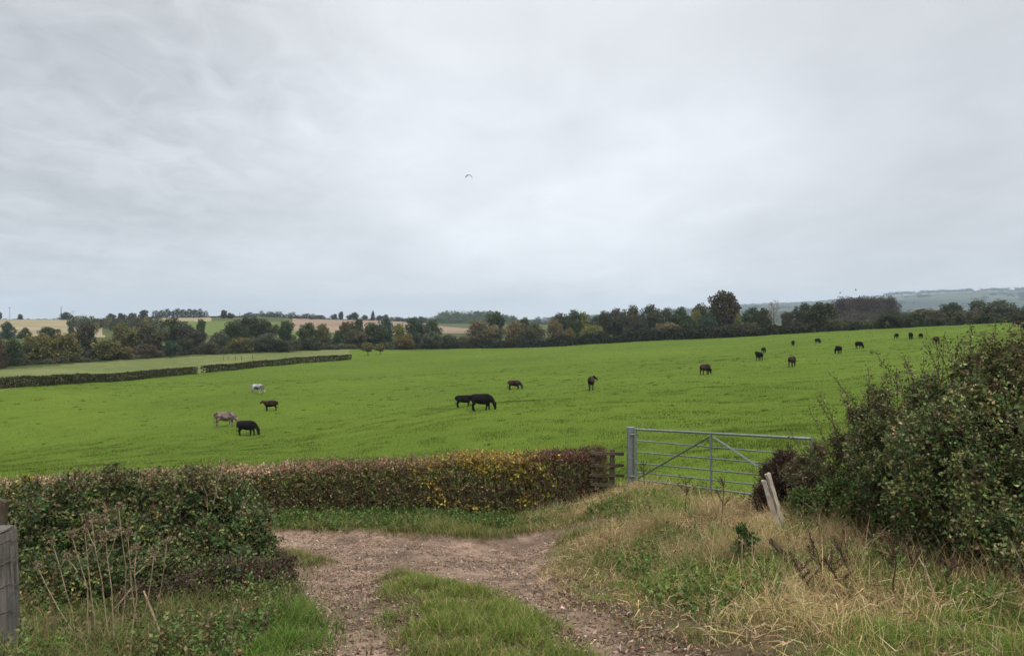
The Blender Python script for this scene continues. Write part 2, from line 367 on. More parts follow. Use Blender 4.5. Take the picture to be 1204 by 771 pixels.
def sdist(P, x, y):
    """signed distance to a polygon, positive inside"""
    x = np.ravel(x); y = np.ravel(y); d = np.full(len(x), 1e9); ins = np.zeros(len(x), bool)
    for (ax, ay), (bx, by) in zip(P, np.roll(P, -1, 0)):
        ex, ey = bx - ax, by - ay; t = np.clip(((x - ax) * ex + (y - ay) * ey) / (ex * ex + ey * ey + 1e-12), 0, 1)
        d = np.minimum(d, np.hypot(x - ax - t * ex, y - ay - t * ey))
        c = ((ay > y) != (by > y)); ins ^= c & (x < (bx - ax) * (y - ay) / (by - ay + 1e-12) + ax)
    return np.where(ins, d, -d)
def bare(x, y):
    """0 turf .. 1 bare soil"""
    x = np.ravel(x); y = np.ravel(y)
    wob = (fbm(x * 1.7, y * 1.7, 31, 4) - .5) * .75
    s = np.minimum(sdist(TRACK, x, y), np.minimum(-sdist(ISLAND, x, y), -sdist(ISLET, x, y) + .05)) + wob * .6
    return np.clip(s / .35 + .4, 0, 1)
nt_, nr_ = GX.shape
# hollow the wheel ruts and roughen the near ground a little
near_j = np.where(_rr < 26)[0]; jn = near_j[-1] + 1
xx = GX[:, :jn]; yy = GY[:, :jn]; B_near = np.zeros(GX.shape)
B_near[:, :jn] = bare(xx, yy).reshape(xx.shape)
GZ[:, :jn] += -.07 * B_near[:, :jn] - .09 * np.clip(sdist(TRACK, xx, yy) / .55, 0, 1).reshape(xx.shape) * np.clip(-sdist(ISLAND, xx, yy) / .5, 0, 1).reshape(xx.shape) + (fbm(xx * 2.2, yy * 2.2, 77, 4).reshape(xx.shape) - .5) * .10 + (fbm(xx * 9, yy * 9, 78, 3).reshape(xx.shape) - .5) * .035 * B_near[:, :jn]
# zone of each grid cell
cx = (GX[:-1, :-1] + GX[1:, 1:]) / 2; cy = (GY[:-1, :-1] + GY[1:, 1:]) / 2; cr = np.hypot(cx, cy); cpx = px_of(cx, cy); front = cy > cr * .35
zone = np.zeros(cx.shape, int)                         # 0 ground (bank, verge)
zone[(cr > 26) & ~(front)] = 6
past = front & (cy > Y_near(cx)) & (cy < Y_far(cpx)) & ((cpx > 411) | (cy < Y_hedge_left(cpx)))
mead = front & (cy < Y_far(cpx)) & (cpx <= 411) & (cy >= Y_hedge_left(cpx))
zone[past] = 1; zone[mead] = 2
beyond = front & (cy >= Y_far(cpx)); zone[beyond] = 6
wv = (vnoise(cx / 60, cy / 60, 3) - .5) * 60
zone[beyond & (cpx < 120 - (cy - 500) * .02) & (cy > 380) & (cy < 700)] = 3
zone[beyond & (cpx > 180) & (cpx < 250) & (cy > 640) & (cy < 760)] = 3
zone[beyond & (cpx >= 222) & (cpx < 356) & (cy > 430) & (cy < 640)] = 4
zone[beyond & (cpx >= 345) & (cpx < 500) & (cy > 520 + wv * .3) & (cy < 900)] = 5
zone[beyond & (cpx >= 510) & (cpx < 560) & (cy > 560) & (cy < 860)] = 5
zone[beyond & (cy > 2300)] = 7
Bc = (B_near[:-1, :-1] + B_near[1:, 1:] + B_near[:-1, 1:] + B_near[1:, :-1]) / 4
zone[(zone == 0) & (Bc > .45)] = 8
def land(name, z, mat):
    I, J = np.where(zone == z)
    if len(I) == 0: return None
    q = np.stack([I * nr_ + J, I * nr_ + J + 1, (I + 1) * nr_ + J + 1, (I + 1) * nr_ + J], -1)
    used, inv = np.unique(q.ravel(), return_inverse=True)
    V = np.stack([GX.ravel()[used], GY.ravel()[used], GZ.ravel()[used]], -1); m = B_near.ravel()[used]
    me = mesh_np(name, V, inv.reshape(-1, 4)[:, ::-1], np.repeat(m[:, None], 3, 1), True)
    return tag(obj(name, me, mat), kind='structure')
land('ground', 0, M['soil']); land('dirt_track', 8, M['soil'])
land('pasture', 1, M['pasture']); land('meadow', 2, M['meadow']); land('stubble_field', 3, M['stubble'])
land('hillside_pasture', 4, M['hillgreen']); land('ploughed_field', 5, M['plough']); land('terrain', 6, M['scrub']); land('hills', 7, M['scarp'])
# ------------------------------------------------------------------ grass and ground litter (nobody could count these)
def scatter(n, x0, x1, y0, y1, keep):
    x = rng.uniform(x0, x1, n); y = rng.uniform(y0, y1, n); k = rng.random(n) < keep(x, y)
    return x[k], y[k]
def root(x, y, sink=.01): return np.stack([x, y, height(x, y) - sink], -1)
def inview(x, y, m=60): p = px_of(x, y); return (p > -m) & (p < 1204 + m)
GREEN = [(5, (.095, .165, .018)), (3, (.12, .185, .028)), (1.2, (.17, .18, .05)), (.6, (.32, .26, .11))]
LUSH = [(5, (.085, .175, .02)), (3, (.12, .21, .03)), (.6, (.17, .19, .05))]
STRAW = [(5, (.44, .325, .155)), (4, (.57, .445, .25)), (2, (.28, .19, .09)), (2.2, (.19, .18, .055)), (2, (.12, .155, .03))]
MIXED = [(3, (.10, .145, .028)), (2, (.15, .165, .045)), (2, (.32, .25, .11)), (1.5, (.24, .175, .08))]
acc = {k: Acc() for k in ('pasture', 'strip', 'verge', 'dry', 'left')}
# pasture sward: short blades near, sparser bundles far, darker rank tufts where the cattle do not graze
def sward(n, y0, y1, h, w, seg):
    y = np.sqrt(rng.uniform(y0 * y0, y1 * y1, n)); x = (rng.uniform(-190, 1330, n) - CX) / F_PX * y
    px = px_of(x, y); k = (y > Y_near(x) + .15) & (y < Y_far(px)) & ((px > 411) | (y < Y_hedge_left(px)))
    x, y = x[k], y[k]; n = len(x); d = fbm(x / 1.5, y / 1.6, 9, 4)
    k = rng.random(n) < np.clip(.55 + (d - .42) * 2, .35, 1); x, y, d = x[k], y[k], d[k]; n = len(x)
    rank = np.clip((d - .56) * 9, 0, 1)
    c = pal([(5, (.084, .126, .014)), (3, (.102, .143, .017)), (1, (.135, .154, .029))], n, .2) * (.80 + .42 * fbm(x / 5, y / 9, 19, 3))[:, None] * np.array([1, 1, 1.0]) * (1 - .25 * rank[:, None])
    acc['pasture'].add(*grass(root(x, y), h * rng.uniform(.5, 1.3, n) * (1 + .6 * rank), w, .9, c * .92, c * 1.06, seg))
sward(215000, 13.5, 34, .06, .014, 2); sward(215000, 30, 70, .06, .028, 1); sward(135000, 66, 150, .065, .06, 1); sward(100000, 140, 290, .08, .10, 1)
nt2 = 300
y = np.sqrt(rng.uniform(24 ** 2, 150 ** 2, nt2)); x = (rng.uniform(0, 1204, nt2) - CX) / F_PX * y; px = px_of(x, y)
k = (y > Y_near(x) + 1) & (y < Y_far(px) - 5) & ((px > 411) | (y < Y_hedge_left(px) - 3)); x, y = x[k], y[k]
rad = rng.uniform(.12, .45, len(x)); m = 34
bx = (x[:, None] + rng.normal(0, 1, (len(x), m)) * rad[:, None]).ravel(); by = (y[:, None] + rng.normal(0, .6, (len(x), m)) * rad[:, None]).ravel()
c = pal([(4, (.044, .078, .009)), (2, (.06, .092, .012))], len(bx), .2)
acc['pasture'].add(*grass(root(bx, by), rng.uniform(.07, .15, len(bx)), np.repeat(.014 + .0004 * y, m), .9, c, c * 1.2, 1))
tag(obj('pasture_grass', acc['pasture'].mesh('pasture_grass'), M['blade']), kind='stuff')
# strip between the ruts, verge below the hedge
def turf(key, n, x0, x1, y0, y1, keep, palette, h, w, lean=1.0, seg=3, dens=None):
    x, y = scatter(n, x0, x1, y0, y1, keep); n = len(x); tuft = fbm(x * 2.6, y * 2.6, 40, 3)
    c = pal(palette, n, .2); hh = h * rng.uniform(.4, 1.2, n) * np.clip(.35 + (tuft - .3) * 2.4, .3, 1.5)
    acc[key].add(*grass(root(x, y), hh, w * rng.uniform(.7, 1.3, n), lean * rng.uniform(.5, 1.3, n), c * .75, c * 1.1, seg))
def on_island(x, y): return (sdist(ISLAND, x, y) > -.35) * np.clip(1.05 - bare(x, y) * 1.15, 0, 1) * (y > 3.6)
def on_islet(x, y): return (sdist(ISLET, x, y) > -.2) * np.clip(1 - bare(x, y), 0, 1)
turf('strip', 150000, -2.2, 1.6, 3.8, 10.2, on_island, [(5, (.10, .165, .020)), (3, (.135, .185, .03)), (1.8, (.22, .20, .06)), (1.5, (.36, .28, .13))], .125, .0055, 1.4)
turf('strip', 20000, -4.6, -2.5, 10.5, 14.5, on_islet, MIXED, .12, .008, seg=2)
tag(obj('track_grass', acc['strip'].mesh('track_grass'), M['blade']), kind='stuff')
def verge_keep(x, y):
    k = (y < Y_near(x) + .2) & (y > 12.2) & inview(x, y) & (px_of(x, y) < 720)
    return k * np.clip(1.05 - bare(x, y) * 1.2, 0, 1)
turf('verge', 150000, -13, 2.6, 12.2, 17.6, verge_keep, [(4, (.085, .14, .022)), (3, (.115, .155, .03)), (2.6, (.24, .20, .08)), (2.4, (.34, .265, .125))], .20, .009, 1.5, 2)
tag(obj('verge_grass', acc['verge'].mesh('verge_grass'), M['blade']), kind='stuff')
# right bank: long straw-coloured grass with green patches
def bank_keep(x, y):
    k = (sdist(TRACK, x, y) < .8) & (x > .25) & (sdist(ISLAND, x, y) < -.2) & (y < Y_near(x) + .5) & inview(x, y, 90) & (y > 3.9)
    return k * np.clip(1.02 - bare(x, y) * 1.0, 0, 1)
def bank(n, palette, h, w, lean, sel, seg=3):
    x, y = scatter(n, .3, 8.0, 3.9, 16.8, lambda x, y: bank_keep(x, y) * sel(x, y)); n = len(x)
    tuft = fbm(x * 2.1, y * 2.1, 52, 3); c = pal(palette, n, .22)
    g = np.clip((fbm(x * .8, y * .8, 61, 2) - .5) * 5 + .5, 0, 1)[:, None]
    c = c * (.80 + .5 * g); edge = np.clip(-sdist(TRACK, x, y) / .9, .3, 1) * np.clip((Y_near(x) - y) / 2.2 + .25, .35, 1)
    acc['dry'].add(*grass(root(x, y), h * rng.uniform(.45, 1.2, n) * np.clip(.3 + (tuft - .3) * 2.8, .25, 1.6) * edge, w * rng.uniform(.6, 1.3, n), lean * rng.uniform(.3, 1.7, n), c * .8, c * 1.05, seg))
def greeny(x, y): return np.clip((fbm(x * .75, y * .75, 71, 3) - .44 + .10 * np.exp(-(((px_of(x, y) - 760) / 90) ** 2))) * 7, 0, 1)
def dryzone(x, y): return np.clip((1 - greeny(x, y) * .85) * np.clip((y - 4.2) / 2.0, .35, 1), .1, 1)
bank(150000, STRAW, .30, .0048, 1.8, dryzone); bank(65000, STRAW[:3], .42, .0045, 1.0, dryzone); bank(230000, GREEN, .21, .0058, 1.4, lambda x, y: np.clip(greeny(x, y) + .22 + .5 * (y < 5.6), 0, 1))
# a few tall seed heads
x, y = scatter(3600, 1.2, 7, 5.0, 15.5, lambda x, y: bank_keep(x, y) * dryzone(x, y) * .5); c = pal(STRAW[:2], len(x), .2)
acc['dry'].add(*grass(root(x, y), rng.uniform(.35, .6, len(x)), .004, .8, c, c * 1.1, 3))
x, y = scatter(75000, .3, 8, 3.9, 16.8, lambda x, y: bank_keep(x, y) * np.clip(dryzone(x, y) + .15, 0, 1)); n = len(x); P = root(x, y); P[:, 2] += rng.random(n) ** 1.6 * .20 * np.clip(-sdist(TRACK, x, y) / .8, .15, 1)
V, F = leaf_quads(P, rng.normal(0, 1, (n, 3)) * np.array([1, 1, .35]), rng.uniform(.08, .26, n), .035, .5); acc['dry'].add(V, F, np.repeat(pal([(4, (.44, .33, .165)), (3, (.32, .225, .11)), (2, (.16, .10, .05)), (1.5, (.58, .45, .26))], n, .2), 4, 0))
tag(obj('long_dry_grass', acc['dry'].mesh('long_dry_grass'), M['blade']), kind='stuff')
# left foot of the hedge: lush grass, nettles
def left_keep(x, y): return (sdist(TRACK, x, y) < .7) * (x < -.9) * (y < 12) * inview(x, y, 90) * (y > 3.9) * np.clip(1.02 - bare(x, y), 0, 1)
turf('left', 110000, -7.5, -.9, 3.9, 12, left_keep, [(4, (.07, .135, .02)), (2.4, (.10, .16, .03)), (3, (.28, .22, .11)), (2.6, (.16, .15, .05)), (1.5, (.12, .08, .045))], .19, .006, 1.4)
turf('left', 26000, -2.6, -.9, 3.9, 6.6, lambda x, y: left_keep(x, y) * np.clip((px_of(x, y) - 235) / 60, 0, 1) * (y < 5.9 + (px_of(x, y) - 300) * .02), LUSH, .17, .006, 1.3)
tag(obj('bank_grass', acc['left'].mesh('bank_grass'), M['blade']), kind='stuff')
def weeds(name, x, y, hmin, hmax, palette, leaf, nl=16):
    """leafy upright weeds such as nettles: a stem each with pairs of leaves"""
    P = root(x, y); n = len(P); h = rng.uniform(hmin, hmax, n); D = unit(np.array([0, 0, 1.0]) + rng.normal(0, .22, (n, 3)))
    a = Acc(); V, F, C = twig_leaves(P, D, h, nl, leaf, palette, .2, .6, .75); a.add(V, F, C)
    V, F = sticks(P, P + D * h[:, None], .003, .0015); a.add(V, F, (.10, .11, .04))
    return tag(obj(name, a.mesh(name), M['leaf']), kind='stuff')
x, y = scatter(6500, -6, -1.3, 4.1, 8.2, lambda x, y: left_keep(x, y) * (px_of(x, y) < 345) * np.clip(.15 + (fbm(x, y, 91, 2) - .4) * 5, .05, 1) * (px_of(x, y) < 260 + (y - 4) * 40))
weeds('nettles', x, y, .08, .26, [(4, (.065, .11, .024)), (3, (.085, .13, .03)), (3, (.13, .125, .05)), (2, (.17, .12, .06))], .027, 24)
x, y = scatter(3600, 1.2, 8, 5.4, 16, lambda x, y: bank_keep(x, y) * np.clip((fbm(x * .75, y * .75, 71, 3) - .53) * 9, 0, 1))
weeds('bank_weeds', x, y, .10, .34, [(4, (.075, .13, .025)), (2, (.10, .15, .035)), (1, (.16, .14, .05))], .034, 20)
x, y = scatter(2200, -7, 2.6, 14.5, 17.2, lambda x, y: verge_keep(x, y) * (fbm(x * .9, y * .9, 95, 2) > .5))
weeds('verge_weeds', x, y, .08, .3, [(4, (.06, .11, .022)), (2, (.08, .13, .03))], .05, 10)
# loose stones and leaf litter on the track
def pebbles(n, keep, smin, smax, palette):
    x, y = scatter(n, -6, 2.8, 3.8, 16.5, keep); n = len(x); s = np.exp(rng.uniform(math.log(smin), math.log(smax), n))
    o = np.array([(1,0,0),(0,1,0),(-1,0,0),(0,-1,0),(0,0,.7),(0,0,-.6),(.6,.6,.35),(-.6,.6,.3),(-.6,-.6,.35),(.6,-.6,.3)], float)
    f = np.array([(4,0,6,1),(4,1,7,2),(4,2,8,3),(4,3,9,0),(5,1,6,0),(5,2,7,1),(5,3,8,2),(5,0,9,3)])
    f = np.array([(0,6,4,9),(1,7,4,6),(2,8,4,7),(3,9,4,8),(0,5,1,6),(1,5,2,7),(2,5,3,8),(3,5,0,9)])
    V = o[None] * (1 + rng.normal(0, .16, (n, 10, 3))) * s[:, None, None] * rng.uniform(.6, 1.2, (n, 1, 3)); a = rng.uniform(0, 6.28, n)
    V = np.stack([V[..., 0] * np.cos(a)[:, None] - V[..., 1] * np.sin(a)[:, None], V[..., 0] * np.sin(a)[:, None] + V[..., 1] * np.cos(a)[:, None], V[..., 2]], -1)
    V = V + (root(x, y, 0) + np.stack([0*x, 0*x, s * .1], -1))[:, None]
    return V.reshape(-1, 3), (np.arange(n)[:, None, None] * 10 + f[None]).reshape(-1, 4), np.repeat(pal(palette, n, .2), 10, 0)
a = Acc(); a.add(*pebbles(10000, lambda x, y: bare(x, y) ** 2 * .9 * (fbm(x * 1.2, y * 1.2, 33, 2) > .34), .006, .022, [(4, (.21, .16, .125)), (3, (.15, .11, .085)), (2, (.28, .235, .195)), (.3, (.45, .41, .37))]))
a.add(*pebbles(420, lambda x, y: bare(x, y) ** 2 * .8, .016, .034, [(3, (.24, .19, .155)), (2, (.38, .34, .30)), (1.2, (.55, .52, .48))]))
tag(obj('gravel', a.mesh('gravel', False), M['tinted']), kind='stuff')
x, y = scatter(90000, -7, 3, 3.8, 17, lambda x, y: np.clip(np.clip(bare(x, y) * 1.2 * (fbm(x * 1.3, y * 1.3, 35, 3) - .36) * 4, 0, .8) + np.exp(-((bare(x, y) - .45) / .25) ** 2) * .8 + .05, 0, 1) * inview(x, y)); n = len(x)
x2, y2 = scatter(150000, -3, 3.2, 3.8, 9, lambda x, y: np.clip(np.exp(-((bare(x, y) - .42) / .28) ** 2) + .12 * bare(x, y), 0, 1) * inview(x, y)); x = np.concatenate([x, x2]); y = np.concatenate([y, y2]); n = len(x)
V, F = leaf_quads(root(x, y, -.008), rng.normal(0, 1, (n, 3)) * np.array([1, 1, .28]), rng.uniform(.015, .06, n), .26, .35)
a = Acc(); a.add(V, F, np.repeat(pal([(3.4, (.10, .06, .04)), (3, (.18, .12, .08)), (3, (.34, .25, .17)), (1.2, (.05, .033, .023))], n, .25), 4, 0))
tag(obj('leaf_litter', a.mesh('leaf_litter'), M['leaf']), kind='stuff')
# ------------------------------------------------------------------ near plants, gate, posts
def part(name, me, mat, root_o, label=None):
    me.transform(Matrix.Translation(-Vector(root_o.location))); o = obj(name, me, mat, root_o)
    if label: o['label'] = label
    return o
def board(name, A, B, w, t, mat, root_o=None, taper=1.0, chamfer=.12, twist=0.0, rough=.004, segs=10):
    """sawn or cleft timber from A to B; local z follows the grain"""
    A = Vector([float(v) for v in A]); B = Vector([float(v) for v in B]); d = B - A; L = d.length
    me = bpy.data.meshes.new(name); bm = bmesh.new(); rings = []
    c = chamfer * min(w, t)
    prof = [(-w/2+c, -t/2), (w/2-c, -t/2), (w/2, -t/2+c), (w/2, t/2-c), (w/2-c, t/2), (-w/2+c, t/2), (-w/2, t/2-c), (-w/2, -t/2+c)]
    for i in range(segs + 1):
        f = i / segs; k = 1 + (taper - 1) * f
        rings.append([bm.verts.new((x*k + random.gauss(0, rough), y*k + random.gauss(0, rough), L*f + (random.gauss(0, rough*2) if i in (0, segs) else 0))) for x, y in prof])
    for r0, r1 in zip(rings, rings[1:]):
        for j in range(8): bm.faces.new((r0[j], r0[(j+1) % 8], r1[(j+1) % 8], r1[j]))
    bm.faces.new(rings[0][::-1]); bm.faces.new(rings[-1]); bm.to_mesh(me); bm.free()
    o = obj(name, me, mat, root_o)
    z = d.normalized(); y = Vector((0, 1, 0)); y = (y - z * y.dot(z)); y = y.normalized() if y.length > .05 else Vector((1, 0, 0)); x = y.cross(z)
    mt = Matrix((x, y, z)).transposed().to_4x4(); mt = mt @ Matrix.Rotation(twist, 4, 'Z'); mt.translation = A - (Vector(root_o.location) if root_o else Vector())
    o.matrix_basis = mt; return o
# ---- clipped hedge across the middle
def hedge_pts(line, n, w, h, bulge=.05, sides=(1, 1, .5), crest=None, rough=0):
    """points and outward directions on a clipped hedge that follows a line on the land"""
    L = np.array(line)[:, :2]; seg = np.linalg.norm(np.diff(L, axis=0), axis=1); cum = np.concatenate([[0], np.cumsum(seg)])
    s = rng.uniform(0, cum[-1], n); x = np.interp(s, cum, L[:, 0]); y = np.interp(s, cum, L[:, 1])
    k = np.clip(np.searchsorted(cum, s) - 1, 0, len(seg) - 1); tx = (L[k+1, 0] - L[k, 0]) / seg[k]; ty = (L[k+1, 1] - L[k, 1]) / seg[k]
    nx, ny = -ty, tx                                                  # away side
    a = np.array([h * sides[0], w * sides[1], h * sides[2]]); f = rng.choice(3, n, p=a / a.sum()); v = rng.random(n)
    hh = h * (1 + (fbm(s * .9, s * 0, 3, 3) - .5) * .10); ww = w * (1 + (fbm(s * 1.1, s * 0 + 5, 4, 3) - .5) * .3)
    if crest is not None: hh = np.clip(crest(x, y) - height(x, y), .5, 1.6) * (h / 1.26) * (1 + (fbm(s * .9, s * 0, 3, 3) - .5) * .08)
    hh = hh * (1 + rough * (fbm(s * .35, s * 0 + 2, 13, 3) - .5))
    off = np.where(f == 0, -ww / 2, np.where(f == 1, (v - .5) * ww, ww / 2)); z = np.where(f == 1, hh, v * hh)
    off = off * np.where(f == 1, 1, 1 - .25 * np.clip((z / hh - .75) / .25, 0, 1) ** 2 - .12 * (1 - z / hh))
    bmp = (fbm(s * 2.3, z * 2.3 + off, 6, 3) - .5) * bulge * 4
    d = np.stack([np.where(f == 0, -nx, np.where(f == 2, nx, 0)), np.where(f == 0, -ny, np.where(f == 2, ny, 0)), np.where(f == 1, 1.0, .15)], -1)
    P = np.stack([x + nx * off, y + ny * off, height(x, y) + z], -1) + d * bmp[:, None]
    return P, d, f, z / hh, s
HL = [world(-330, 600, 15.6)[:2], world(-100, 600, 16.5)[:2], world(150, 600, 17.1)[:2], world(330, 600, 17.4)[:2], world(520, 600, 17.6)[:2], world(712, 600, 17.35)[:2]]
hb = on(350, 17.4)
hedge = thing('clipped_hedge', hb, 'long low clipped hedge in brown and yellow autumn leaf between track and pasture', 'hedge')
def crest_z(x, y):
    py = np.interp(px_of(x, y), [-300, 0, 150, 300, 400, 520, 600, 700, 730], [586, 569, 560, 551.5, 546, 539, 535.5, 533, 535]); return (HORIZON - py) / F_PX * y
P, D, f, zr, s = hedge_pts(HL, 23000, .95, 1.26, .05, crest=crest_z)
P -= D * (rng.random((len(P), 1)) ** 2 * .22)
ppx = px_of(P[:, 0], P[:, 1]) + rng.normal(0, 22, len(P)); pn = fbm(s * .8, zr * 2, 14, 2)
sec = np.where(ppx > 628, 3, np.where((ppx > 512) & (pn + zr * .12 > .34), 2, np.where(ppx > 330, 1, 0)))
top = (f == 1) | (zr > .9)
PAL = {0: [(3, (.14, .14, .052)), (2.4, (.19, .135, .08)), (2.5, (.10, .125, .038)), (1.2, (.32, .23, .14))],
       1: [(3.4, (.12, .13, .045)), (2.4, (.17, .12, .068)), (2.5, (.095, .12, .036)), (1.2, (.27, .18, .09))],
       2: [(3.4, (.36, .26, .05)), (3, (.28, .24, .05)), (1.6, (.25, .15, .05)), (2.2, (.12, .135, .035))],
       3: [(3, (.14, .075, .05)), (2.5, (.10, .09, .036)), (2, (.065, .088, .028)), (1, (.20, .105, .06))]}
PTOP = {0: [(4, (.42, .29, .19)), (2.4, (.27, .17, .11)), (1.6, (.15, .14, .05))], 1: [(2.4, (.27, .165, .105)), (3, (.18, .12, .066)), (2.2, (.12, .12, .04))],
        2: [(3.4, (.36, .26, .055)), (2, (.25, .16, .06)), (1.4, (.14, .14, .035))], 3: [(3, (.14, .06, .045)), (3, (.09, .045, .032)), (1, (.07, .07, .03))]}
lab = {0: 'brownish clipped foliage with a pale flailed top', 1: 'olive and russet clipped foliage', 2: 'yellow and orange hazel foliage', 3: 'dark red-brown clipped foliage'}
for q in range(4):
    a = Acc()
    for tp, pl, ls in ((False, PAL[q], .05 if q != 2 else .065), (True, PTOP[q], .04)):
        k = (sec == q) & (top == tp)
        if k.sum() == 0: continue
        V, F, C = twig_leaves(P[k] - D[k] * .06, D[k] + np.array([0, 0, .8]) + rng.normal(0, .4, (k.sum(), 3)), rng.uniform(.08, .2, k.sum()), 9, ls, pl, .25); a.add(V, F, C)
    part('foliage', a.mesh('hedge_foliage'), M['leaf'], hedge, lab[q])
P2, D2, f2, z2, s2 = hedge_pts(HL, 6500, .7, 1.1, .03, (1, .3, .6), crest_z)
B2 = P2.copy(); B2[:, 2] = height(P2[:, 0], P2[:, 1]); B2[:, :2] += rng.normal(0, .06, (len(P2), 2))
A2 = B2 + (P2 - B2) * rng.uniform(.0, .5, (len(P2), 1)); E2 = P2 + np.array([0, 0, .10]) + rng.normal(0, .13, P2.shape) + D2 * .08
a = Acc(); a.add(*sticks(A2, E2, rng.uniform(.004, .010, len(P2)), .0025)); part('stems', a.mesh('hedge_stems'), M['twig'], hedge)
# ---- shrubs built from lumps of twigs
def shrub(name, base, label, cat, lumps, twigs, nleaf, tl, leaf, palette, depth=.3, stems=40, top_pal=None, up=.35, twig_share=.5, trunk=None, jit=.25, spread=.9, stem_mat='twig', group=None, clump=0, ztop=None):
    r = thing(name, base, label, cat, group); zf = lambda x, y: height(x, y)
    if clump: lumps = clumpy(lumps, clump)
    if ztop is not None: lumps = [(x, y, min(z, float(ztop(x, y)) - r * .9), r) for x, y, z, r in lumps]
    P, d = lump_surface(lumps, twigs, depth, zf); d2 = d + np.array([0, 0, up]) + rng.normal(0, .45, d.shape); L = tl * rng.uniform(.5, 1.5, len(P)); T0 = P - unit(d2) * (L * .6)[:, None]
    a = Acc()
    if top_pal is None: a.add(*twig_leaves(T0, d2, L, nleaf, leaf, palette, jit, .58, spread))
    else:
        sel = top_pal[1](P)
        for k, pl in ((sel, top_pal[0]), (~sel, palette)):
            if k.sum(): a.add(*twig_leaves(T0[k], d2[k], L[k], nleaf, leaf, pl, jit, .58, spread))
    part('foliage', a.mesh(name + '_foliage'), M['leaf'], r)
    k = rng.random(len(P)) < twig_share; e = T0[k] + unit(d2[k]) * (L[k] * 1.05)[:, None]
    a = Acc(); a.add(*sticks(T0[k] - unit(d2[k]) * .05, e, .0035, .0016))
    Lm = np.array([l[:4] for l in lumps])
    for i in range(stems):
        c = Lm[rng.integers(len(Lm))]; b = np.array(base) + np.array([rng.normal(0, .16), rng.normal(0, .14), 0]); b[:2] = b[:2] * .55 + c[:2] * .45; b[2] = height(b[:1], b[1:2])[0] - .03
        e = c[:3] + rng.normal(0, .35, 3) * c[3]; e[2] = max(e[2], b[2] + .1); m1 = b + (e - b) * .5 + rng.normal(0, .06, 3)
        a.add(*tube([b, m1, e], [.016, .011, .004], 5, False))
    part('stems', a.mesh(name + '_stems'), M[stem_mat], r)
    return r
def W(px, py, Y): return tuple(world(px, py, Y))
DKGREEN = [(3, (.040, .072, .022)), (3, (.068, .104, .030)), (2.6, (.115, .135, .042)), (1, (.17, .145, .055)), (.4, (.09, .045, .026)), (.25, (.20, .20, .08))]
# dark hawthorn left of the track
lb = on(165, 8.2)
LL = [(*W(60, 616, 8.2), .48), (*W(125, 608, 8.3), .53), (*W(190, 603, 8.4), .54), (*W(244, 606, 8.3), .51), (*W(90, 650, 7.9), .46), (*W(160, 650, 7.8), .50), (*W(230, 655, 7.8), .48),
      (*W(285, 660, 7.9), .36), (*W(280, 620, 8.5), .34), (*W(36, 640, 8.4), .42), (*W(300, 690, 7.7), .24), (*W(20, 610, 8.8), .40), (*W(-60, 620, 8.8), .6), (*W(250, 690, 7.5), .32), (*W(180, 690, 7.5), .34), (*W(110, 690, 7.5), .34), (*W(50, 690, 7.6), .34), (*W(60, 690, 7.2), .34), (*W(120, 685, 7.15), .38), (*W(190, 690, 7.05), .38), (*W(255, 690, 7.1), .34), (*W(300, 670, 7.5), .26), (*W(225, 580, 8.4), .30), (*W(290, 640, 7.8), .34)]
left = shrub('hawthorn_bush', lb, 'rounded dark green hawthorn bush beside the left edge of the track', 'bush', LL, 14500, 12, .15, .034, DKGREEN + [(1, (.025, .045, .014))], .42, 60,
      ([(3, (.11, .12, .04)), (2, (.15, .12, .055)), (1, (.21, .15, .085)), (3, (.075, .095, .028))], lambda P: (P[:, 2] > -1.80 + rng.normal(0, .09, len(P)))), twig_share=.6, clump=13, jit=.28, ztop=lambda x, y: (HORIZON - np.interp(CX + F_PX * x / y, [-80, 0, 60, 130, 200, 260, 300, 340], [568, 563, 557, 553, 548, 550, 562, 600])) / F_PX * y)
a = Acc(); 
for i in range(26):
    s = np.array(W(rng.uniform(30, 310), rng.uniform(560, 640), 7.75 + rng.uniform(0, .5))); e = s + np.array([rng.normal(.0, .12), rng.normal(-.05, .08), rng.uniform(.10, .38)])
    a = Acc(); a.add(*tube([s, (s + e) / 2 + rng.normal(0, .02, 3), e], [.004, .003, .0015], 4, False)); part('twig', a.mesh('grey_twig'), M['dead'], left)
# low purple-brown skirt of bramble at its foot
shrub('bramble', on(290, 7.2), 'low purple-brown bramble at the foot of the dark hawthorn bush by the track', 'bramble', [(*W(262, 700, 7.1), .32), (*W(312, 695, 7.2), .26), (*W(215, 715, 6.9), .28), (*W(328, 672, 7.7), .17), (*W(335, 715, 6.7), .15), (*W(160, 722, 6.7), .22)], 2500, 11, .16, .024,
      [(3, (.06, .035, .03)), (2, (.045, .055, .02)), (2, (.09, .06, .035)), (1, (.07, .08, .03))], .5, 24)
# yellow-leaved shrub in the corner
shrub('field_maple', on(18, 12.2), 'small bright yellow shrub beside the hedge at the left edge', 'shrub', [(*W(30, 574, 12.0), .17), (*W(10, 592, 12.2), .22), (*W(38, 586, 12.4), .16), (*W(-15, 600, 12.2), .35), (*W(12, 615, 12.1), .3)], 1100, 9, .13, .05,
      [(4, (.50, .36, .02)), (3, (.34, .27, .03)), (1.5, (.12, .14, .03))], .5, 16)
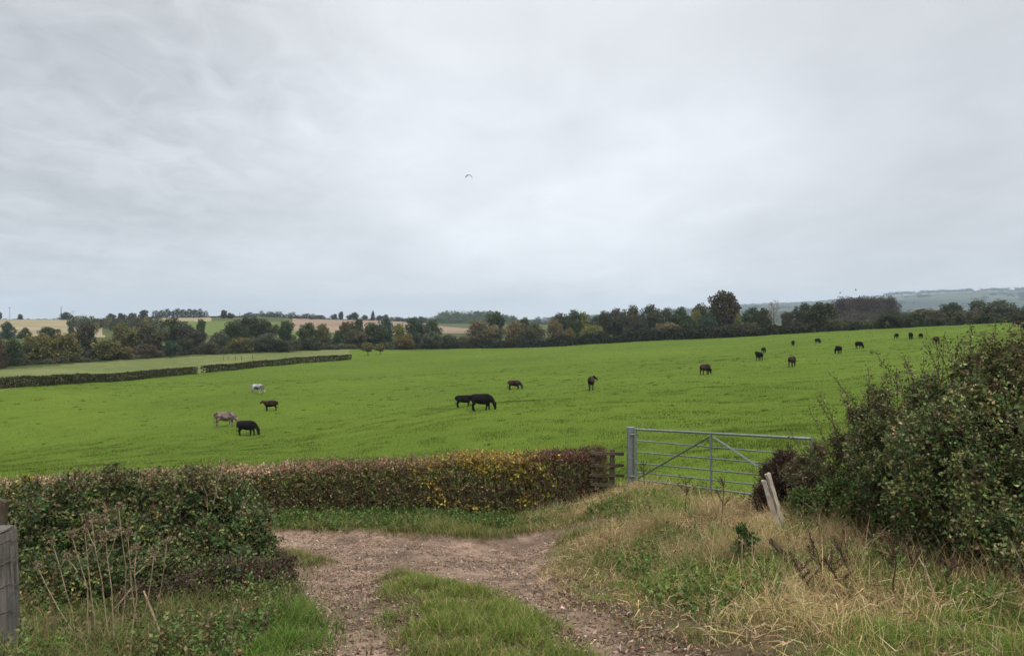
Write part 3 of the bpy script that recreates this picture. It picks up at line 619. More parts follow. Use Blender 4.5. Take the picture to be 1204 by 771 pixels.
# ---- hedgerow on the right
rb = on(1140, 7.3)
RL = [(*W(1125, 560, 7.8), .66), (*W(1190, 530, 7.6), .74), (*W(1085, 535, 8.6), .58), (*W(1140, 490, 8.3), .52), (*W(1198, 470, 8.1), .62), (*W(1060, 575, 8.9), .42), (*W(1050, 530, 9.4), .50),
      (*W(1165, 610, 7.2), .42), (*W(1105, 600, 7.7), .40), (*W(1215, 600, 7.2), .5), (*W(1265, 560, 7.4), .8), (*W(1255, 470, 7.9), .72), (*W(1330, 520, 7.8), .95), (*W(1100, 470, 8.8), .36), (*W(1165, 450, 8.4), .40), (*W(1188, 650, 6.9), .34), (*W(1150, 632, 7.1), .28), (*W(1222, 675, 6.8), .36), (*W(1085, 610, 8.2), .30)]
REDTOP = [(1.2, (.10, .062, .038)), (3, (.13, .13, .045)), (1.0, (.15, .10, .058)), (4, (.085, .112, .032)), (1, (.30, .26, .13))]
hawR = shrub('hawthorn_tree', rb, 'big overhanging hawthorn with reddish leafy top at the right edge', 'hawthorn', RL, 19000, 11, .17, .036,
      [(3, (.050, .082, .024)), (3.4, (.088, .120, .034)), (3, (.14, .15, .05)), (1, (.17, .135, .058)), (.6, (.25, .24, .11))], .42, 40, (REDTOP, lambda P: P[:, 2] + (P[:, 1] - 8) * .14 > -.60 + rng.normal(0, .25, len(P))), twig_share=.6, clump=13, jit=.32)
def trunk(root_o, pts, rad, name='trunk'):
    V, F = tube(pts, rad, 8); V += rng.normal(0, .006, V.shape); a = Acc(); a.add(V, F); part(name, a.mesh(name), M['bark'], root_o)
b = np.array(rb); trunk(hawR, [b + (-.02, 0, -.1), b + (.03, .02, .28), b + (-.05, .06, .62), b + (.1, .28, 1.0), b + (.2, .6, 1.3)], [.085, .065, .058, .05, .03])
trunk(hawR, [b + (.16, .1, -.1), b + (.28, .1, .4), b + (.42, .42, .8), b + (.5, .7, 1.1)], [.06, .045, .04, .025])
trunk(hawR, [b + (.03, .02, .28), b + (-.16, .25, .62), b + (-.28, .6, .9)], [.045, .035, .02], 'branch')
MIDL = [(*W(1000, 555, 11), .42), (*W(962, 562, 11.4), .32), (*W(1022, 525, 10.8), .40), (*W(985, 582, 11), .34), (*W(1045, 505, 10.3), .38), (*W(1040, 570, 10.2), .42), (*W(938, 552, 12), .24), (*W(958, 532, 11.8), .2), (*W(945, 570, 11.6), .24), (*W(990, 525, 11.1), .22), (*W(1012, 492, 10.7), .20), (*W(1035, 468, 10.4), .17)]
mid = shrub('blackthorn_bush', on(1005, 10.9), 'brownish thorn bush with upright shoots between the gate and the big hawthorn', 'bush', MIDL, 3900, 9, .2, .034,
      [(2, (.09, .058, .038)), (4, (.07, .09, .03)), (3, (.115, .11, .04)), (1, (.16, .10, .055))], .6, 40, (REDTOP, lambda P: rng.random(len(P)) < .45), twig_share=.8, clump=9)
shrub('bramble_heap', on(912, 12.3), 'dark brown withered bramble heap against the far end of the metal gate', 'bramble', [(*W(912, 560, 12.6), .27), (*W(926, 545, 12.7), .24), (*W(902, 580, 12.3), .20), (*W(930, 572, 12.3), .25), (*W(895, 588, 12.3), .12)], 2300, 7, .2, .03,
      [(4, (.035, .021, .016)), (2, (.06, .036, .026)), (1, (.10, .06, .04))], .6, 40, twig_share=1, stem_mat='dock')
shrub('elder_bush', on(1010, 10.0), 'low green leafy bush below the brown thorn bush, behind the dry grass', 'bush', [(*W(985, 588, 10.3), .27), (*W(1030, 588, 9.6), .30), (*W(1072, 600, 8.8), .28), (*W(945, 592, 11.2), .22), (*W(1005, 602, 9.6), .22), (*W(1045, 608, 9.0), .2)], 3000, 11, .15, .042,
      [(4, (.075, .125, .03)), (3, (.11, .15, .04)), (1, (.16, .14, .05))], .5, 20)
# long shoots standing out of the hedgerow: a stem with small leaves, each its own part
SHOOTS = [(hawR, 8.6, [(1140, 480), (1142, 425), (1140, 376)], 1), (hawR, 8.8, [(1108, 480), (1108, 440), (1109, 392)], .25), (hawR, 9.2, [(1086, 500), (1087, 455), (1086, 418)], .5), (hawR, 8.4, [(1160, 450), (1172, 415), (1169, 383)], 1),
          (hawR, 8.2, [(1185, 440), (1193, 405), (1187, 384)], .9), (mid, 10.2, [(1078, 505), (1060, 455), (1030, 414)], 1), (mid, 10.6, [(1035, 520), (1005, 475), (974, 436)], .8), (mid, 11.0, [(1005, 545), (985, 505), (958, 466)], .7),
          (mid, 11.2, [(990, 560), (972, 520), (953, 484)], .7), (mid, 10.4, [(1050, 500), (1046, 460), (1040, 436)], 1), (hawR, 8.7, [(1120, 470), (1122, 425), (1128, 400)], .7), (hawR, 9.0, [(1068, 500), (1072, 462), (1066, 428)], .8),
          (mid, 11.1, [(1012, 520), (1012, 490), (1018, 462)], .8), (hawR, 8.1, [(1150, 440), (1155, 405), (1158, 392)], .7), (mid, 11.5, [(955, 560), (942, 530), (930, 508)], .5), (hawR, 7.9, [(1200, 430), (1204, 400), (1199, 378)], 1)]
for q in range(16):                                                  # more thin shoots along the ragged top
    f = rng.random(); bx_ = 955 + f * 240; by_ = np.interp(bx_, [955, 1000, 1050, 1100, 1150, 1200], [535, 505, 475, 460, 440, 425]); Lq = rng.uniform(30, 62); SHOOTS.append((mid if bx_ < 1040 else hawR, 11.2 - f * 2.9, [(bx_, by_ + 20), (bx_ + rng.uniform(-8, 4), by_ - Lq * .45), (bx_ + rng.uniform(-26, 10), by_ - Lq)], rng.uniform(.35, .8)))
for (ro, Y, pts, dens) in SHOOTS:
    C = [np.array(W(p[0], p[1], Y)) for p in pts]; t = np.linspace(0, 1, 9)[:, None]; path = (1-t)**2 * C[0] + 2*t*(1-t) * C[1] + t*t * C[2] + rng.normal(0, .008, (9, 3)); path = np.concatenate([path])
    a = Acc(); V, F = tube(path, np.linspace(.0075, .0025, 9), 4, False); a.add(V, F, (.085, .055, .04))
    m = int(150 * dens); tt = rng.uniform(.15, 1, m); Pq = np.stack([np.interp(tt, np.linspace(0, 1, 9), path[:, i]) for i in range(3)], -1)
    side = rdir(m); a.add(*sticks(Pq[::6], Pq[::6] + side[::6] * .09 + np.array([0, 0, .04]), .0022, .0012), (.085, .055, .04))
    V, F = leaf_quads(Pq + side * rng.uniform(0, .075, (m, 1)), side + np.array([0, 0, .3]), rng.uniform(.02, .045, m), .6); a.add(V, F, np.repeat(pal(REDTOP, m, .25), 4, 0))
    part('shoot', a.mesh('shoot'), M['leaf'], ro)
# dead brown hollow and stalks beneath the big hawthorn
x, y = scatter(9000, 2.6, 8, 5.6, 10, lambda x, y: (px_of(x, y) > 1060) * (y > 6.0) * .9)
c = pal([(3, (.10, .06, .035)), (2, (.20, .135, .07)), (1, (.05, .03, .02))], len(x), .25); a = Acc(); a.add(*grass(root(x, y), rng.uniform(.15, .55, len(x)), .005, .9, c * .8, c, 3))
tag(obj('withered_stalks', a.mesh('withered_stalks'), M['blade']), kind='stuff')
# ---- gate
def gate_pt(px_l, py_l, px_r, py_r, t): return world(px_l, py_l, 16.5) * (1 - t) + world(px_r, py_r, 13.9) * t
TE = 1.36                                                            # the gate runs on behind the bramble heap
rails = [(504.5, 512.2), (517.6, 530.0), (531, 543.5), (544, 557.5), (554.5, 569.5), (563.5, 581.5)]
gl = on(747, 16.5); gate = thing('field_gate', gate_pt(747, 570, 890, 590, .6), 'galvanised metal field gate of six rails with diagonal braces', 'gate')
for i, (yl, yr) in enumerate(rails):
    a = Acc(); r = .024 if i == 0 else (.020 if i == 5 else .0148)
    V, F = tube([gate_pt(747, yl, 890, yr, t) for t in np.linspace(0, TE, 6)], r, 8); a.add(V, F); part('rail', a.mesh('gate_rail', True), M['galv'], gate)
def gp(t, k): yl = rails[0][0] * (1-k) + rails[5][0] * k; yr = rails[0][1] * (1-k) + rails[5][1] * k; return gate_pt(747, yl, 890, yr, t) + np.array([0, -.022, 0])
def bar(name, p, q, w=.032, t=.012):
    return board(name, p, q, w, t, M['galv'], gate, 1, .2, 0, 0, 1)
tm = .66
bar('stile', gp(0.004, -.02), gp(0.004, 1.03), .05, .04); bar('stile', gp(TE - .01, -.02), gp(TE - .01, 1.03), .05, .04)
bar('upright', gp(tm, .0), gp(tm, 1.14), .045, .014)
bar('brace', gp(.02, .97) + (0, -.012, 0), gp(tm - .015, .06) + (0, -.012, 0)); bar('brace', gp(tm + .02, .06) + (0, -.012, 0), gp(TE - .03, .97) + (0, -.012, 0))
for k in (.1, .93):
    a = Acc()
    p = gp(.0, k); V, F = tube([p + (-.10, .02, -.0), p + (-.04, .0, 0), p + (.06, -.01, 0)], [.014, .016, .014], 6); a.add(V, F); part('hinge', a.mesh('gate_hinge'), M['galv'], gate)
pb = on(741.5, 16.6); ptop = world(741, 503, 16.6)[2]
gpost = thing('gate_post', pb, 'square galvanised gate post at the left end of the metal gate', 'post')
o = board('shaft', pb - (0, 0, .3), (pb[0], pb[1], ptop), .145, .145, M['galv'], gpost, 1, .10, 0, 0, 1)
o = board('cap', (pb[0], pb[1], ptop + .002), (pb[0], pb[1], ptop + .018), .155, .155, M['galv'], gpost, 1, .15, 0, 0, 1)
# wooden rails that close the gap to the hedge
fb = on(720, 17.0); fence = thing('wooden_fence', fb, 'short dark wooden rail fence between hedge end and metal gate post', 'fence')
board('post', fb - (0, 0, .2), world(720, 528, 17.0), .10, .09, M['rail'], fence)
for yl, yr in ((533, 533.5), (547, 547), (558.5, 559), (569, 572)):
    board('rail', world(694, yl, 16.93), world(733.5, yr, 16.93), .03, .064, M['rail'], fence, segs=6).rotation_euler.rotate_axis('Z', 1.57)
board('post', on(697, 17.0) - (0, 0, .2), world(697, 530, 17.0), .09, .09, M['rail'], fence)
# a broken pair of stakes in the grass
Y = 10.4
tag(board('wooden_stake', world(924, 630, Y), world(902.5, 556.5, Y), .068, .05, M['stake'], None, .95, .12, .5), 'taller pale wooden stake leaning left in the dry grass below the gate', 'stake')
tag(board('wooden_stake', world(916, 622, Y - .06), world(898, 565, Y - .06), .062, .03, M['stake'], None, .9, .12, -.3), 'shorter bleached board propped against the front of the taller leaning stake', 'stake')
tag(board('rotten_rail', on(985, 6.4) + (0, 0, .06), world(905, 632, 8.6) + (0, 0, -.03), .06, .055, M['log'], None, .8, .25, .4, .010, 16), 'dark rotten rail lying slantwise through the dry grass', 'rail')
# old gatepost with wire at the left edge, and a second one behind
Y = 4.95; b = world(-7, 760, Y); t = world(-12, 625, Y)
op = thing('old_gatepost', b, 'thick grey weathered post bound with wire at the left edge', 'post')
sh = board('shaft', b - (0, 0, .25), t, .26, .23, M['post'], op, .96, .14, .1, .0016, 14)
board('cap', t + np.array([0, 0, -.004]), t + np.array([-.001, 0, .012]), .248, .22, M['post'], op, .93, .2, .06, .004, 2)
for k, py in enumerate((636, 662, 690, 720)):
    c = world(-12 + (py - 625) * .037, py, Y); n = 22; ang = np.linspace(0, 2 * math.pi, n); rad = .165
    sq = 1 / np.maximum(np.abs(np.cos(ang)), np.abs(np.sin(ang))) ** .75; path = np.stack([c[0] + np.cos(ang) * sq * .136, c[1] + np.sin(ang) * sq * .121, c[2] + np.sin(ang * 2 + k) * .012 + ang * .004], -1)
    a = Acc(); V, F = tube(path, .0028, 5); a.add(V, F)
    for i in (4, 13, 17): V, F = tube([path[i] + (-.018, -.014, .012), path[i] + (.018, -.010, -.012)], .0022, 4); a.add(V, F)
    part('wire', a.mesh('post_wire'), M['wire'], op)
b2 = on(4, 8.6); t2 = world(-1, 589, 7.6); b2 = np.array([t2[0], 7.6, float(height(t2[:1], np.array([7.6]))[0])])
tag(board('fence_post', b2 - (0, 0, .2), t2, .13, .11, M['rail'], None, .95, .2, .2), 'brown wooden post behind the thick grey one at the left edge', 'post')
# dead hogweed stems with umbels
def umbel_stem(name, base_px, Y, tip, label, heads, group=None, mat='dead', r0=.0052):
    b = on(base_px, Y); r = thing(name, b, label, 'dried plant', group); tip = np.array(world(tip[0], tip[1], Y + rng.uniform(-.15, .1)))
    m1 = b + (tip - b) * .5 + rng.normal(0, .02, 3); a = Acc(); V, F = tube([b - (0, 0, .05), b + (m1 - b) * .5 + rng.normal(0, .006, 3), m1, m1 + (tip - m1) * .55 + rng.normal(0, .008, 3), tip], [r0, r0 * .9, r0 * .75, r0 * .6, r0 * .45], 6); a.add(V, F); part('stem', a.mesh('stem'), M[mat], r)
    for h in range(heads):
        t = 1 if h == 0 else rng.uniform(.55, .85); p0 = b + (tip - b) * t; p1 = tip if h == 0 else p0 + np.array([rng.choice([-1, 1]) * rng.uniform(.04, .10), rng.normal(0, .03), rng.uniform(.07, .16)])
        a = Acc()
        if h: V, F = tube([p0, (p0 + p1) / 2 + rng.normal(0, .006, 3), p1], [.004, .003, .0025], 5); a.add(V, F)
        n = 14; d = unit(rng.normal(0, .6, (n, 3)) + np.array([0, 0, 1.0])); e = p1 + d * rng.uniform(.03, .055, (n, 1)); a.add(*sticks(np.repeat(p1[None], n, 0), e, .0016, .001))
        q = np.repeat(e, 5, 0); dd = unit(rng.normal(0, .7, (len(q), 3)) + np.array([0, 0, .8])); a.add(*sticks(q, q + dd * .016, .0018, .0035))
        part('umbel', a.mesh('umbel'), M[mat], r)
    return r
HG = [(88, 5.6, (62, 640), 1, 'faint dry stem between the grey wired post and the headed hogweed'), (140, 5.7, (140, 600), 1, 'slender dry stem reaching highest against the dark hawthorn'), (165, 5.5, (150, 630), 1, 'slender dry stem between the two tan hogweed stems'), (175, 5.4, (196, 640), 1, 'thin dry stem leaning right at the right end of the hogweed'), (104, 5.3, (85, 632), 2, 'dry hogweed stem with a brown head, closest to the grey wired post'), (112, 5.35, (100, 626), 3, 'dry hogweed stem with several umbels, second from the grey wired post'), (128, 5.3, (108, 612), 3, 'tallest dry hogweed stem in front of the dark hawthorn'),
      (133, 5.2, (124, 618), 2, 'thin straight dry hogweed stem right of the tallest one'), (150, 5.0, (160, 650), 2, 'thick tan hogweed stem with paired heads under the hawthorn'), (148, 4.95, (181, 651), 1, 'tan hogweed stem leaning right with a single flat head'),
      (92, 5.1, (45, 668), 1, 'dry hogweed stem leaning steeply towards the grey wired post')]
for (bx, Y, tip, hd, lb_) in HG: umbel_stem('hogweed_stem', bx, Y, tip, lb_, hd, 'dead hogweed stems by the old post')
def stalk(name, pts, rad, mat, label, cat='stalk', group=None):
    a = Acc(); P = np.array([world(*p) for p in pts]); P[0] = [P[0, 0], P[0, 1], height(P[:1, 0], P[:1, 1])[0] - .05]
    V, F = tube(P, np.linspace(rad, rad * .5, len(P)), 6); a.add(V, F); me = a.mesh(name); me.transform(Matrix.Translation(-Vector(P[0]))); return tag(obj(name, me, M[mat], None, P[0]), label, cat, group)
stalk('cut_cane', [(201, 770, 5.0), (185, 735, 5.0), (169, 694, 5.05)], .011, 'dead', 'bare pale cane leaning left at the bottom of the picture near the hogweed')
stalk('bare_stem', [(112, 745, 5.4), (135, 715, 5.3), (156, 690, 5.3)], .008, 'dead', 'short pale stem lying slantwise behind the tan hogweed')
# dark dock stalks with seed clusters standing in the dry grass
def dock(base_px, Y, tip, label, nb=5):
    b = on(base_px, Y); r = thing('dock_stalk', b, label, 'dock', 'dead dock stalks in the dry grass'); tip = np.array(world(*tip, Y)); d = tip - b
    a = Acc(); V, F = tube([b - (0, 0, .05), b + d * .35 + rng.normal(0, .015, 3), b + d * .7 + rng.normal(0, .015, 3), tip], [.008, .007, .005, .003], 5); a.add(V, F)
    seeds = []
    for i in range(nb):
        t = rng.uniform(.4, .9); p = b + d * t; e = p + np.array([rng.choice([-1, 1]) * rng.uniform(.04, .13), rng.normal(0, .05), rng.uniform(.08, .22)]) ; V, F = tube([p, e], [.004, .002], 4); a.add(V, F); seeds.append((p, e))
    part('stem', a.mesh('dock_stem'), M['dock'], r); seeds.append((b + d * .55, tip)); m = 90
    for p, e in seeds:
     P = p + (e - p) * rng.uniform(.15, 1, (m, 1)) + rng.normal(0, .009, (m, 3)); V, F = leaf_quads(P, rdir(len(P)), rng.uniform(.008, .017, len(P)), .7)
     a = Acc(); a.add(V, F, np.repeat(pal([(3, (.05, .026, .016)), (2, (.085, .045, .027)), (1, (.03, .017, .012))], len(P), .2), 4, 0)); part('seed_head', a.mesh('dock_seeds'), M['leaf'], r)
for (bx, Y, tip, lb_) in [(975, 6.9, (952, 632), 'dark dock stalk with bushy seeds right of the leaning pale stakes'), (1000, 6.5, (968, 655), 'bent dark dock stalk beside the rotten rail'), (1032, 8.2, (1018, 600), 'thin straight dark dock stalk before the low green bush'),
                          (1085, 6.4, (1076, 650), 'short dark dock stalk below the big hawthorn'), (848, 11.6, (852, 560), 'slender dock stalk standing in front of the gate upright'), (808, 12.6, (806, 560), 'small brown dock stalk in front of the gate middle'), (757, 15.2, (757, 540), 'small brown dock stalk beside the galvanised post'), (1012, 6.8, (985, 640), 'tall branching dark dock stalk between the rotten rail and the hawthorn'), (958, 6.6, (938, 668), 'low dark dock stalk just left of the bent one by the rotten rail'), (1055, 6.2, (1050, 640), 'upright dark dock stalk left of the pale bent cane'), (1120, 6.3, (1112, 660), 'dark dock stalk at the foot of the hawthorn trunk')]:
    dock(bx, Y, tip, lb_, 5)
stalk('bent_cane', [(1103, 724, 5.9), (1096, 692, 5.9), (1088, 668, 6.0), (1080, 655, 6.1)], .009, 'dead', 'pale bent cane arching left in front of the hawthorn trunk')
stalk('dead_branch', [(1168, 738, 5.6), (1152, 720, 5.6), (1146, 705, 5.8)], .008, 'dead', 'dead grey twig below the hawthorn near the right edge')
stalk('dry_branch', [(1212, 690, 6.1), (1204, 665, 6.1), (1188, 636, 6.2)], .009, 'twig', 'slanting bare branch among leaves at the right edge')
shrub('thistle', on(876, 8.6), 'tall green thistle clump rising from the dry grass below the gate', 'thistle', [(*W(872, 622, 8.6), .05), (*W(880, 634, 8.6), .07), (*W(872, 648, 8.6), .08)], 90, 9, .12, .045, [(3, (.05, .10, .024)), (1, (.09, .12, .03))], .8, 6)
stalk('bleached_stem', [(874, 690, 7.4), (872, 655, 7.4), (873, 633, 7.4)], .008, 'dead', 'left of two bleached stems under the thistle clump'); stalk('bleached_stem', [(880, 690, 7.4), (885, 655, 7.4), (884, 632, 7.4)], .008, 'dead', 'right of two bleached stems under the thistle clump')
# ------------------------------------------------------------------ trees: nine kinds, each a trunk with limbs and a crown
def crown_pts(kind):
    """ball-shaped leaf masses (x,y,z,r) of a crown inside a 1 x 1 x 1 box standing on z=0"""
    R = np.random.default_rng(abs(hash(kind)) % 1000 if False else sum(map(ord, kind))); L = []
    n, z0, z1, prof = {'round': (26, .20, .92, lambda t: .40 * math.sin(math.pi * (.12 + .80 * t)) ** .6), 'oval': (26, .14, .95, lambda t: .36 * math.sin(math.pi * (.1 + .82 * t)) ** .7),
        'spread': (30, .30, .90, lambda t: .43 * math.sin(math.pi * (.22 + .66 * t)) ** .5), 'bushy': (28, .06, .88, lambda t: .43 * math.cos(t * 1.25) ** .6), 'cone': (22, .08, .92, lambda t: .38 * (1 - t ** 1.7) ** .7 + .03),
        'willow': (34, .05, .90, lambda t: .44 * math.cos(t * 1.3) ** .45), 'oak': (40, .16, .93, lambda t: .42 * math.sin(math.pi * (.18 + .70 * t)) ** .55), 'ragged': (20, .18, .92, lambda t: .38 * math.sin(math.pi * (.1 + .75 * t)) ** .8),
        'lollipop': (14, .42, .93, lambda t: .40 * math.sin(math.pi * (.15 + .7 * t)) ** .6)}[kind]
    for i in range(n):
        t = (i + R.random()) / n; a = i * 2.4 + R.normal(0, .5); rr = prof(t) * R.uniform(.55, 1.05); r = R.uniform(.10, .17) * (.8 if kind in ('oak', 'ragged') else 1)
        L.append((math.cos(a) * max(rr - r * .35, 0), math.sin(a) * max(rr - r * .35, 0), z0 + (z1 - z0) * t, r))
    L = [(x, y, z, r) for x, y, z, r in clumpy(L, 5, (.4, .6), .8)]
    for t in (.2, .45, .7): L.append((R.normal(0, .05), R.normal(0, .05), z0 + (z1 - z0) * t, max(.12, prof(t) * .62)))
    return L
def crown_leaves(L, n, leaf):
    P, d = lump_surface(L, n, .38); P = P + rng.normal(0, .012, P.shape); k = rng.random(len(P)); c = np.exp(rng.normal(0, .26, (n, 1))) * np.exp(rng.normal(0, .08, (n, 3)))
    lump = fbm(P[:, 0] * 5 + 9, P[:, 2] * 5 + P[:, 1] * 3, 8, 2)[:, None]; c = c * np.stack([.75 + lump[:, 0] * .6, .85 + lump[:, 0] * .3, np.full(n, 1.0)], -1)
    V, F = leaf_quads(P, rdir(n) + d * .6, leaf * rng.uniform(.5, 1.3, n), .8, .3); return V, F, np.repeat(c, 4, 0)
PROTO = {}
def tree_proto(kind):
    if kind in PROTO: return PROTO[kind]
    if kind == 'bare':
        a = Acc(); t = Acc(); V, F = tube([(0, 0, -.02), (.01, 0, .3), (-.01, .01, .6), (0, 0, .8)], [.03, .022, .014, .006], 6); t.add(V, F)
        def br(p, d, L, r, lev):
            e = p + d * L; V, F = sticks([p], [e], r, r * .5, 4); a.add(V, F, (.9, .85, .8))
            if lev:
                for i in range(4): br(p + d * L * rng.uniform(.35, 1), unit(d + rng.normal(0, .55, 3) + np.array([0, 0, .15])), L * .58, r * .55, lev - 1)
        for i in range(13): z = .25 + .045 * i; ang = i * 2.4; br(np.array([0, 0, z]), unit(np.array([math.cos(ang), math.sin(ang), .9])), .32 * (1.1 - z * .6), .008, 3)
    else:
        L = crown_pts(kind); a = Acc(); a.add(*crown_leaves(L, {'oak': 6500, 'willow': 5200}.get(kind, 4200), .05)); t = Acc()
        V, F = tube([(0, 0, -.03), (.008, 0, .12), (-.008, .01, .35), (.0, .0, .62)], [.034, .026, .020, .008], 7); t.add(V, F)
        for l in L[::3]:
            z = max(.12, l[2] * .55); V, F = tube([(0, 0, z), (l[0] * .5, l[1] * .5, (z + l[2]) / 2 + .02), l[:3]], [.012, .008, .003], 5); t.add(V, F)
    PROTO[kind] = (a.mesh(kind + '_crown'), t.mesh(kind + '_trunk', True)); PROTO[kind][0].materials.append(M['crown']); PROTO[kind][1].materials.append(M['bark']); return PROTO[kind]
def plant_tree(px, top, w, Y, kind, color, label, name='tree', cat='tree', group=None, sink=.0):
    b = on(px, Y); zt = world(px, top, Y)[2]; h = max(zt - b[2], 1.0) / .97 + sink; wd = max(w / F_PX * Y * 1.12, h * {'cone': .45, 'oval': .56, 'lollipop': .5, 'ragged': .5, 'bare': .5}.get(kind, .72))
    r = thing(name, b - (0, 0, sink), label, cat, group, rng.uniform(0, 6.28)); r.scale = (wd, wd, h)
    cm, tm_ = tree_proto(kind); c = obj('crown', cm, None, r); c.color = (*color, 1); obj('trunk', tm_, None, r); return r
DG = (.050, .072, .032); DB = (.062, .070, .038); OL = (.130, .124, .046); TAN = (.165, .138, .075); ORG = (.150, .120, .045); RED = (.092, .070, .046); GG = (.085, .100, .062); YG = (.150, .165, .050); TEAL = (.048, .082, .052); BR = (.094, .092, .052); PB = (.066, .066, .047)
G1 = 'trees along the far side of the valley pasture'
